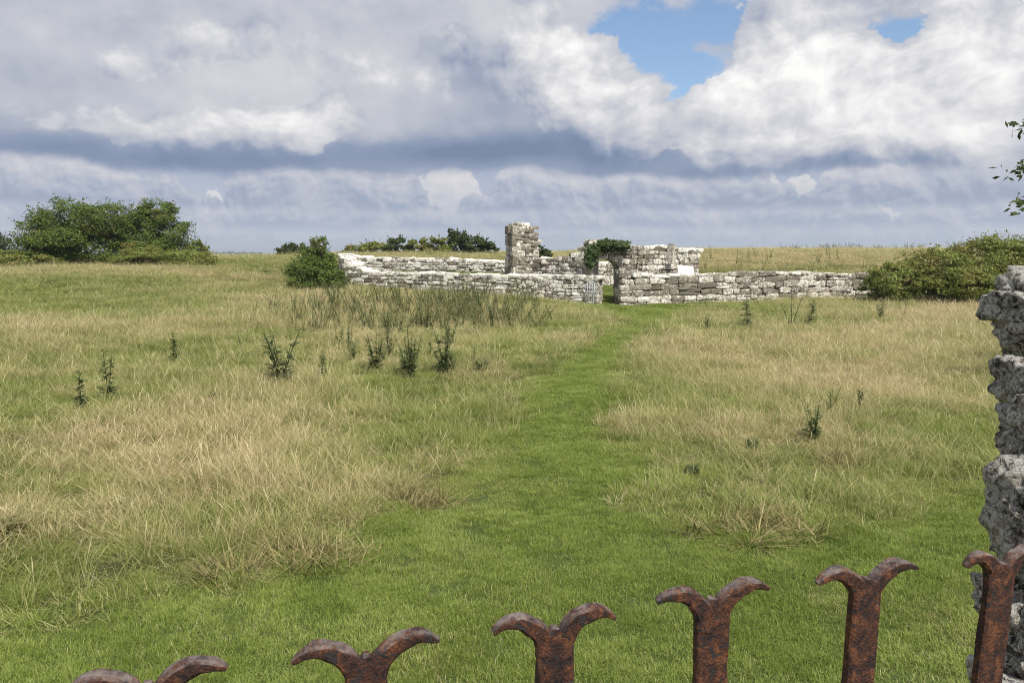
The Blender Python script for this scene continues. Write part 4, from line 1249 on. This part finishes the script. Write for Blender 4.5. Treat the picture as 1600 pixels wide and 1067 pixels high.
def build_front_gate():
    M = rust_mat()
    d0 = 0.60
    # bars stand on a straight line receding to the right; notch heights follow the photo
    ax, bx = 282 * d0 / F, 0.069 * d0
    notch = {-3: 1150, -2: 1074, -1: 1028, 0: 984, 1: 941, 2: 908, 3: 884, 4: 868, 5: 855}
    barpx = {-3: -150, -2: 230, -1: 572, 0: 866, 1: 1112, 2: 1352, 3: 1563, 4: 1750, 5: 1920}
    x00 = 65 * d0 / F
    gdir = math.atan2(bx, ax)
    gate = thing('iron_gate', 'rusty iron gate of flat bars with forked curling tips, in the foreground', 'gate', (x00, d0, 0))
    mm_ = d0 / F      # metres per photo pixel at the third bar
    tips = {-2: (1.0, 1.0), -1: (1.02, 1.02), 0: (0.95, 0.98), 1: (1.0, 1.0), 2: (0.96, 1.04), 3: (0.80, 1.0)}
    for i in range(-3, 6):
        x = x00 + ax * i; y = d0 + bx * i
        zn = P(800, notch[i], y).z if False else None
        # height of the notch from its pixel row
        pn = P(barpx[i], notch[i], y); x, zn = pn.x, pn.z
        bar = bpy.data.objects.new('bar', None)
        w = 0.0325; th = 0.0105
        r = random.Random(50 + i)
        # shaft
        path = [(0.0008 * math.sin(k * 0.31 + i), -0.004 - k * (zn - 0.06 - 0.004) / 80) for k in range(81)]
        V, Fc = sweep(path, [w * (1 + 0.012 * math.sin(k * 0.9 + i)) for k in range(81)], th)
        jit = Vector((r.uniform(0, 9), 0, r.uniform(0, 9)))
        V = hammer(V, i)
        me = mesh_data('bar', V, Fc, M, True)
        if hasattr(me, 'set_sharp_from_angle'): me.set_sharp_from_angle(angle=math.radians(32))
        o = link('bar', me, gate, (x - x00, y - d0, zn)); lean = {2: 0.018, 3: 0.035}.get(i, 0.0)
        o.rotation_euler = (0, lean, gdir)
        # two horns as one forked tip
        kl, kr = tips.get(i, (1, 1)); parts = []
        kl *= r.uniform(0.95, 1.03); kr *= r.uniform(0.95, 1.03)
        for sgn, kk in ((-1, kl), (1, kr)):
            drop = r.uniform(-6, 7)
            pts = [(14.5, 46), (15.5, 24), (24, 3), (41, -14), (65, -24), (88, -23), (110, -12)]
            pts = [(sgn * (14.5 + (px - 14.5) * kk + r.uniform(-1, 1)) * mm_, -(pz + r.uniform(-1.2, 1.2) + drop * max(0, px - 40) / 70) * mm_) for px, pz in pts]
            sp = smooth_path(pts, 26)
            wd = []
            for k in range(27):
                f = k / 26
                wv = 32 if f < 0.3 else 32 - (f - 0.3) * 16 if f < 0.6 else 27.2 - (f - 0.6) * 54
                wd.append(max(wv, 5) * mm_)
            tl = [th * (1.01 + 0.02 * f) if f < 0.2 else th * (1.03 + 0.30 * math.sin((f - 0.2) / 0.8 * math.pi)) * (1.0 if f < 0.8 else 1 - (f - 0.8) * 1.5) for f in (k / 26 for k in range(27))]
            parts.append(sweep(sp, wd, tl))
        # web that fills the crotch under the notch
        parts.append(sweep([(0, -0.021), (0, -0.010), (0, -0.002), (0, 0.0035)], [w * 0.9, w * 0.7, w * 0.4, w * 0.16], [th * 0.98] * 4))
        V, Fc = merge(parts)
        V = hammer(V, i + 20)
        me = mesh_data('forked_tip', V, Fc, M, True)
        if hasattr(me, 'set_sharp_from_angle'): me.set_sharp_from_angle(angle=math.radians(36))
        link('forked_tip', me, o)
    # horizontal rails below the picture
    for z in (1.16, 0.25):
        L = ax * 9.2
        V, Fc = sweep([(0, 0), (L * 0.5, 0), (L, 0)], [0.045] * 3, 0.02)
        o = link('rail', mesh_data('rail', V, Fc, M, True), gate, (-ax * 3.3, -bx * 3.3 + 0.018, z)); o.rotation_euler = (0, 0, gdir)

# ------------------------------------------------------------------ foreground pier
def build_front_pier():
    m, N = new_mat('pitted_limestone')
    g = N.n('ShaderNodeNewGeometry'); pos = g.outputs['Position']
    n1 = N.noise(pos, 11, 6, 0.6, 0.3); n2 = N.noise(pos, 70, 7, 0.72, 0.6); n3 = N.noise(pos, 190, 5, 0.7)
    c = N.ramp(N.m('ADD', N.m('MULTIPLY', n2, 0.65), N.m('MULTIPLY', n1, 0.35)), [(0.41, (0.03, 0.028, 0.026)), (0.45, (0.19, 0.172, 0.145)), (0.50, (0.52, 0.48, 0.395)), (0.55, (0.86, 0.82, 0.73))])
    c = N.mix(N.ramp(n1, [(0.56, 0.0), (0.70, 0.5)]), c, (0.42, 0.35, 0.22))
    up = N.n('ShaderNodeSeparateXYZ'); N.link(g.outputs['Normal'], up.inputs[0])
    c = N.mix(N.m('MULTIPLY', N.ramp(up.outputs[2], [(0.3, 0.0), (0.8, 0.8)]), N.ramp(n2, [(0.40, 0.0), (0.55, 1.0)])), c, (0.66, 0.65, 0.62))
    c = N.mix(N.ramp(n3, [(0.34, 0.8), (0.46, 0.0)]), c, (0.03, 0.028, 0.026))
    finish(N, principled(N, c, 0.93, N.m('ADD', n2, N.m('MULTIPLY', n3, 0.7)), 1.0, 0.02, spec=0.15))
    Y = 1.45
    k = Y / F
    base = P(1640, 430, Y + 0.2)
    t = thing('gate_pier', 'rough pitted limestone gate pier cut by the right picture edge', 'pier', (base.x, base.y, 0))
    org = Vector((base.x, base.y, 0))
    def rock(px0, px1, py0, py1, seed, depth=0.34, sub=5, yoff=0.0, rough=1.0):
        a = P(px0, py1, Y + depth * 0.85 + yoff); b = P(px1, py0, Y + depth * 0.85 + yoff)
        size = Vector((b.x - a.x, depth, (b.z - a.z) * 1.1))
        c = Vector(((a.x + b.x) / 2, Y + depth / 2 + yoff, (a.z + b.z) / 2))
        bm = bmesh.new(); bmesh.ops.create_icosphere(bm, subdivisions=sub, radius=1.0)
        off = Vector((seed * 3.7, seed * 1.9, seed * 5.3))
        for v in bm.verts:
            n = v.co.normalized()
            # boxy base form
            e = 4.5
            q = (abs(n.x) ** e + abs(n.y) ** e + abs(n.z) ** e) ** (-1 / e)
            p = Vector((n.x * q * size.x / 2, n.y * q * size.y / 2, n.z * q * size.z / 2))
            wpos = p + off
            d = 0.018 * mn.noise(wpos * 7) + 0.014 * mn.noise(wpos * 16)
            if sub >= 5:
                vd = mn.voronoi(wpos * 26)[0]
                d += 0.040 * (0.45 - vd[0]) * (0.7 + 0.9 * mn.noise(wpos * 6 + Vector((5, 5, 5))))
                d += 0.014 * mn.noise(wpos * 42) + 0.010 * mn.noise(wpos * 90)
                d -= 0.024 * max(0, mn.noise(wpos * 21 + Vector((9, 2, 4))) - 0.15) * 2
            v.co = p + n * d * rough
        me = bpy.data.meshes.new('stone'); bm.to_mesh(me); bm.free(); me.materials.append(m)
        me.polygons.foreach_set('use_smooth', [True] * len(me.polygons))
        link('stone', me, t, c - org)
    rock(1572, 1800, 450, 1150, 77, 0.36, 5, 0.03, 0.8)
    rock(1545, 1790, 422, 545, 1, 0.42)
    rock(1534, 1572, 452, 500, 2, 0.16, yoff=0.02, rough=0.55)
    rock(1558, 1760, 525, 625, 3, 0.40, yoff=0.03)
    rock(1549, 1600, 560, 622, 11, 0.20, yoff=0.01, rough=0.7)
    rock(1576, 1612, 612, 668, 12, 0.14, yoff=-0.05, rough=0.4)
    rock(1551, 1720, 622, 724, 4, 0.40)
    rock(1530, 1740, 716, 868, 5, 0.20, yoff=0.02)
    rock(1548, 1780, 850, 930, 6, 0.22, yoff=0.04)
    rock(1520, 1660, 905, 985, 7, 0.18, yoff=0.02)
    rock(1575, 1700, 880, 950, 13, 0.2, yoff=-0.06, rough=0.7)
    rock(1528, 1680, 975, 1050, 8, 0.18, yoff=0.0)
    rock(1514, 1560, 1030, 1068, 14, 0.16, yoff=-0.02, rough=0.5)
    rock(1524, 1700, 1040, 1120, 9, 0.18)
    # unseen backing and lower courses
    for i, (p0, p1, q0, q1) in enumerate([(1515, 1700, 1110, 1230), (1690, 1850, 530, 640), (1700, 1860, 640, 760), (1720, 1860, 750, 880), (1650, 1850, 880, 1000), (1660, 1850, 990, 1110), (1690, 1850, 1100, 1230),
                                          (1510, 1690, 1220, 1340), (1680, 1850, 1220, 1340), (1505, 1700, 1330, 1460), (1690, 1850, 1330, 1460), (1500, 1690, 1450, 1600), (1680, 1850, 1450, 1600), (1500, 1690, 1590, 1760), (1680, 1850, 1590, 1760), (1500, 1690, 1750, 1990), (1680, 1850, 1750, 1990)]):
        rock(p0, p1, q0, q1, 20 + i, 0.42, 3)

# ------------------------------------------------------------------ overhanging tree at the right
def build_right_tree():
    Y = 10.0
    bx, by = 10.6, 10.2
    bz = h1(bx, by)
    t = thing('ash_tree', 'tree at the right whose leafy branch tips hang into the sky', 'tree', (bx, by, bz))
    parts = [tube([(0, 0, -0.1), (0.05, 0, 0.8), (0, 0.05, 1.7), (-0.05, 0.1, 2.8), (0.05, 0.1, 4.2)], [0.13, 0.11, 0.095, 0.07, 0.03], 8)]
    Vl = []
    tips = [(1592, 196, 16), (1604, 190, 14), (1594, 258, 22), (1610, 250, 20), (1583, 266, 10), (1602, 318, 16), (1615, 310, 18), (1596, 308, 8)]
    sprays = []
    for px, py, n in tips:
        e = P(px, py, Y + random.uniform(-0.2, 0.2)) - Vector((bx, by, bz)); sprays.append((e, n, 0.085))
    for i in range(60):
        a = random.uniform(0, 6.28); el = random.uniform(-0.1, 1.3); r = random.uniform(0.9, 1.7)
        e = Vector((math.cos(a) * math.cos(el) * r + 0.4, math.sin(a) * math.cos(el) * r, 2.9 + math.sin(el) * 1.7))
        sprays.append((e, 26, 0.22))
    for e, n, rad in sprays:
        st = Vector((0, 0.05, random.uniform(1.6, 2.6)))
        mid = st.lerp(e, 0.55) + Vector((0, 0, 0.25))
        pts = [st, st.lerp(mid, 0.5) + Vector((0, 0, 0.08)), mid, mid.lerp(e, 0.5) + Vector((0, 0, 0.06)), e]
        parts.append(tube(pts, [0.028, 0.022, 0.016, 0.010, 0.004], 5))
        for k in range(n):
            c = e + Vector((random.gauss(0, rad), random.gauss(0, rad), random.gauss(-0.03, rad * 0.7)))
            d = Vector((random.gauss(-0.3, 0.7), random.gauss(0, 0.7), random.gauss(-0.3, 0.5))).normalized()
            s = d.cross(Vector((random.gauss(0, 1), random.gauss(0, 1), 0.5))).normalized(); L = random.uniform(0.07, 0.12); W = L * 0.22
            Vl.append([c, c + d * L * 0.5 + s * W, c + d * L, c + d * L * 0.5 - s * W])
    v, f = merge(parts); link('trunk', mesh_data('trunk', v, f, M_BARK, True), t)
    V = np.array([[tuple(c) for c in q] for q in Vl])
    link('foliage', quads_mesh('foliage', V, 4, M_DARKB, rng.uniform(0, 1, len(V))), t)

# ------------------------------------------------------------------ far country
def build_far():
    # wooded ridge far off, seen in the dip left of the thorn bush
    V = []; Fc = []
    n = 160; Yd = 1500
    for i in range(n + 1):
        x = -1500 + 2400 * i / n
        h = 2 + 6 * math.exp(-((x + 560) / 260) ** 2) + 3 * mn.noise(Vector((x * 0.004, 2, 0)))
        for j in range(7):
            f = j / 6
            V.append((x, Yd - 200 + 400 * f, -6 + h * math.sin(f * math.pi)))
    for i in range(n):
        for j in range(6):
            Fc.append((i * 7 + j, (i + 1) * 7 + j, (i + 1) * 7 + j + 1, i * 7 + j + 1))
    m, N = new_mat('far_fields'); g = N.n('ShaderNodeNewGeometry')
    finish(N, principled(N, N.mix(N.noise(g.outputs['Position'], 0.02, 4), (0.05, 0.08, 0.03), (0.10, 0.12, 0.05)), 0.95))
    o = link('far_hill', mesh_data('far_hill', V, Fc, m, True)); o['kind'] = 'structure'
    pts = []; nor = []
    for i in range(120):
        x = random.uniform(-760, -380); h = 2 + 6 * math.exp(-((x + 560) / 260) ** 2)
        r = random.uniform(3, 6)
        q = rng.normal(size=(60, 3)); q /= np.linalg.norm(q, axis=1)[:, None]
        pts.append(q * np.array([r, r, r * 0.75]) * rng.uniform(0.7, 1, (60, 1)) + np.array([x, Yd - random.uniform(0, 90), -6 + h * 0.9 + r * 0.5])); nor.append(q)
    V = leaves_from(np.concatenate(pts), np.concatenate(nor), 2.6)
    o = link('far_woodland', quads_mesh('far_woodland', V, 4, M_DARKB, rng.uniform(0, 1, len(V)))); o['kind'] = 'stuff'
    tag(o, 'far blue line of woodland in the dip at the left', 'woodland')

def build_haze():
    bm = bmesh.new(); bmesh.ops.create_cube(bm, size=1)
    for v in bm.verts:
        v.co = Vector((v.co.x * 8400, v.co.y * 8400, (v.co.z + 0.5) * 42 - 14))
    me = bpy.data.meshes.new('haze'); bm.to_mesh(me); bm.free()
    m = bpy.data.materials.new('haze'); m.use_nodes = True; m.node_tree.nodes.clear()
    nt = m.node_tree
    pv = nt.nodes.new('ShaderNodeVolumePrincipled'); pv.inputs['Density'].default_value = 0.00035; pv.inputs['Color'].default_value = (0.72, 0.82, 0.95, 1)
    pv.inputs['Anisotropy'].default_value = 0.2
    ou = nt.nodes.new('ShaderNodeOutputMaterial'); nt.links.new(pv.outputs[0], ou.inputs['Volume'])
    me.materials.append(m); o = link('haze', me); o['kind'] = 'stuff'; tag(o, 'thin pale haze over the far country', 'haze')

build_ruins()
build_grass()
build_shrubs()
build_weeds()
build_front_gate()
build_front_pier()
build_right_tree()
build_far()
build_haze()
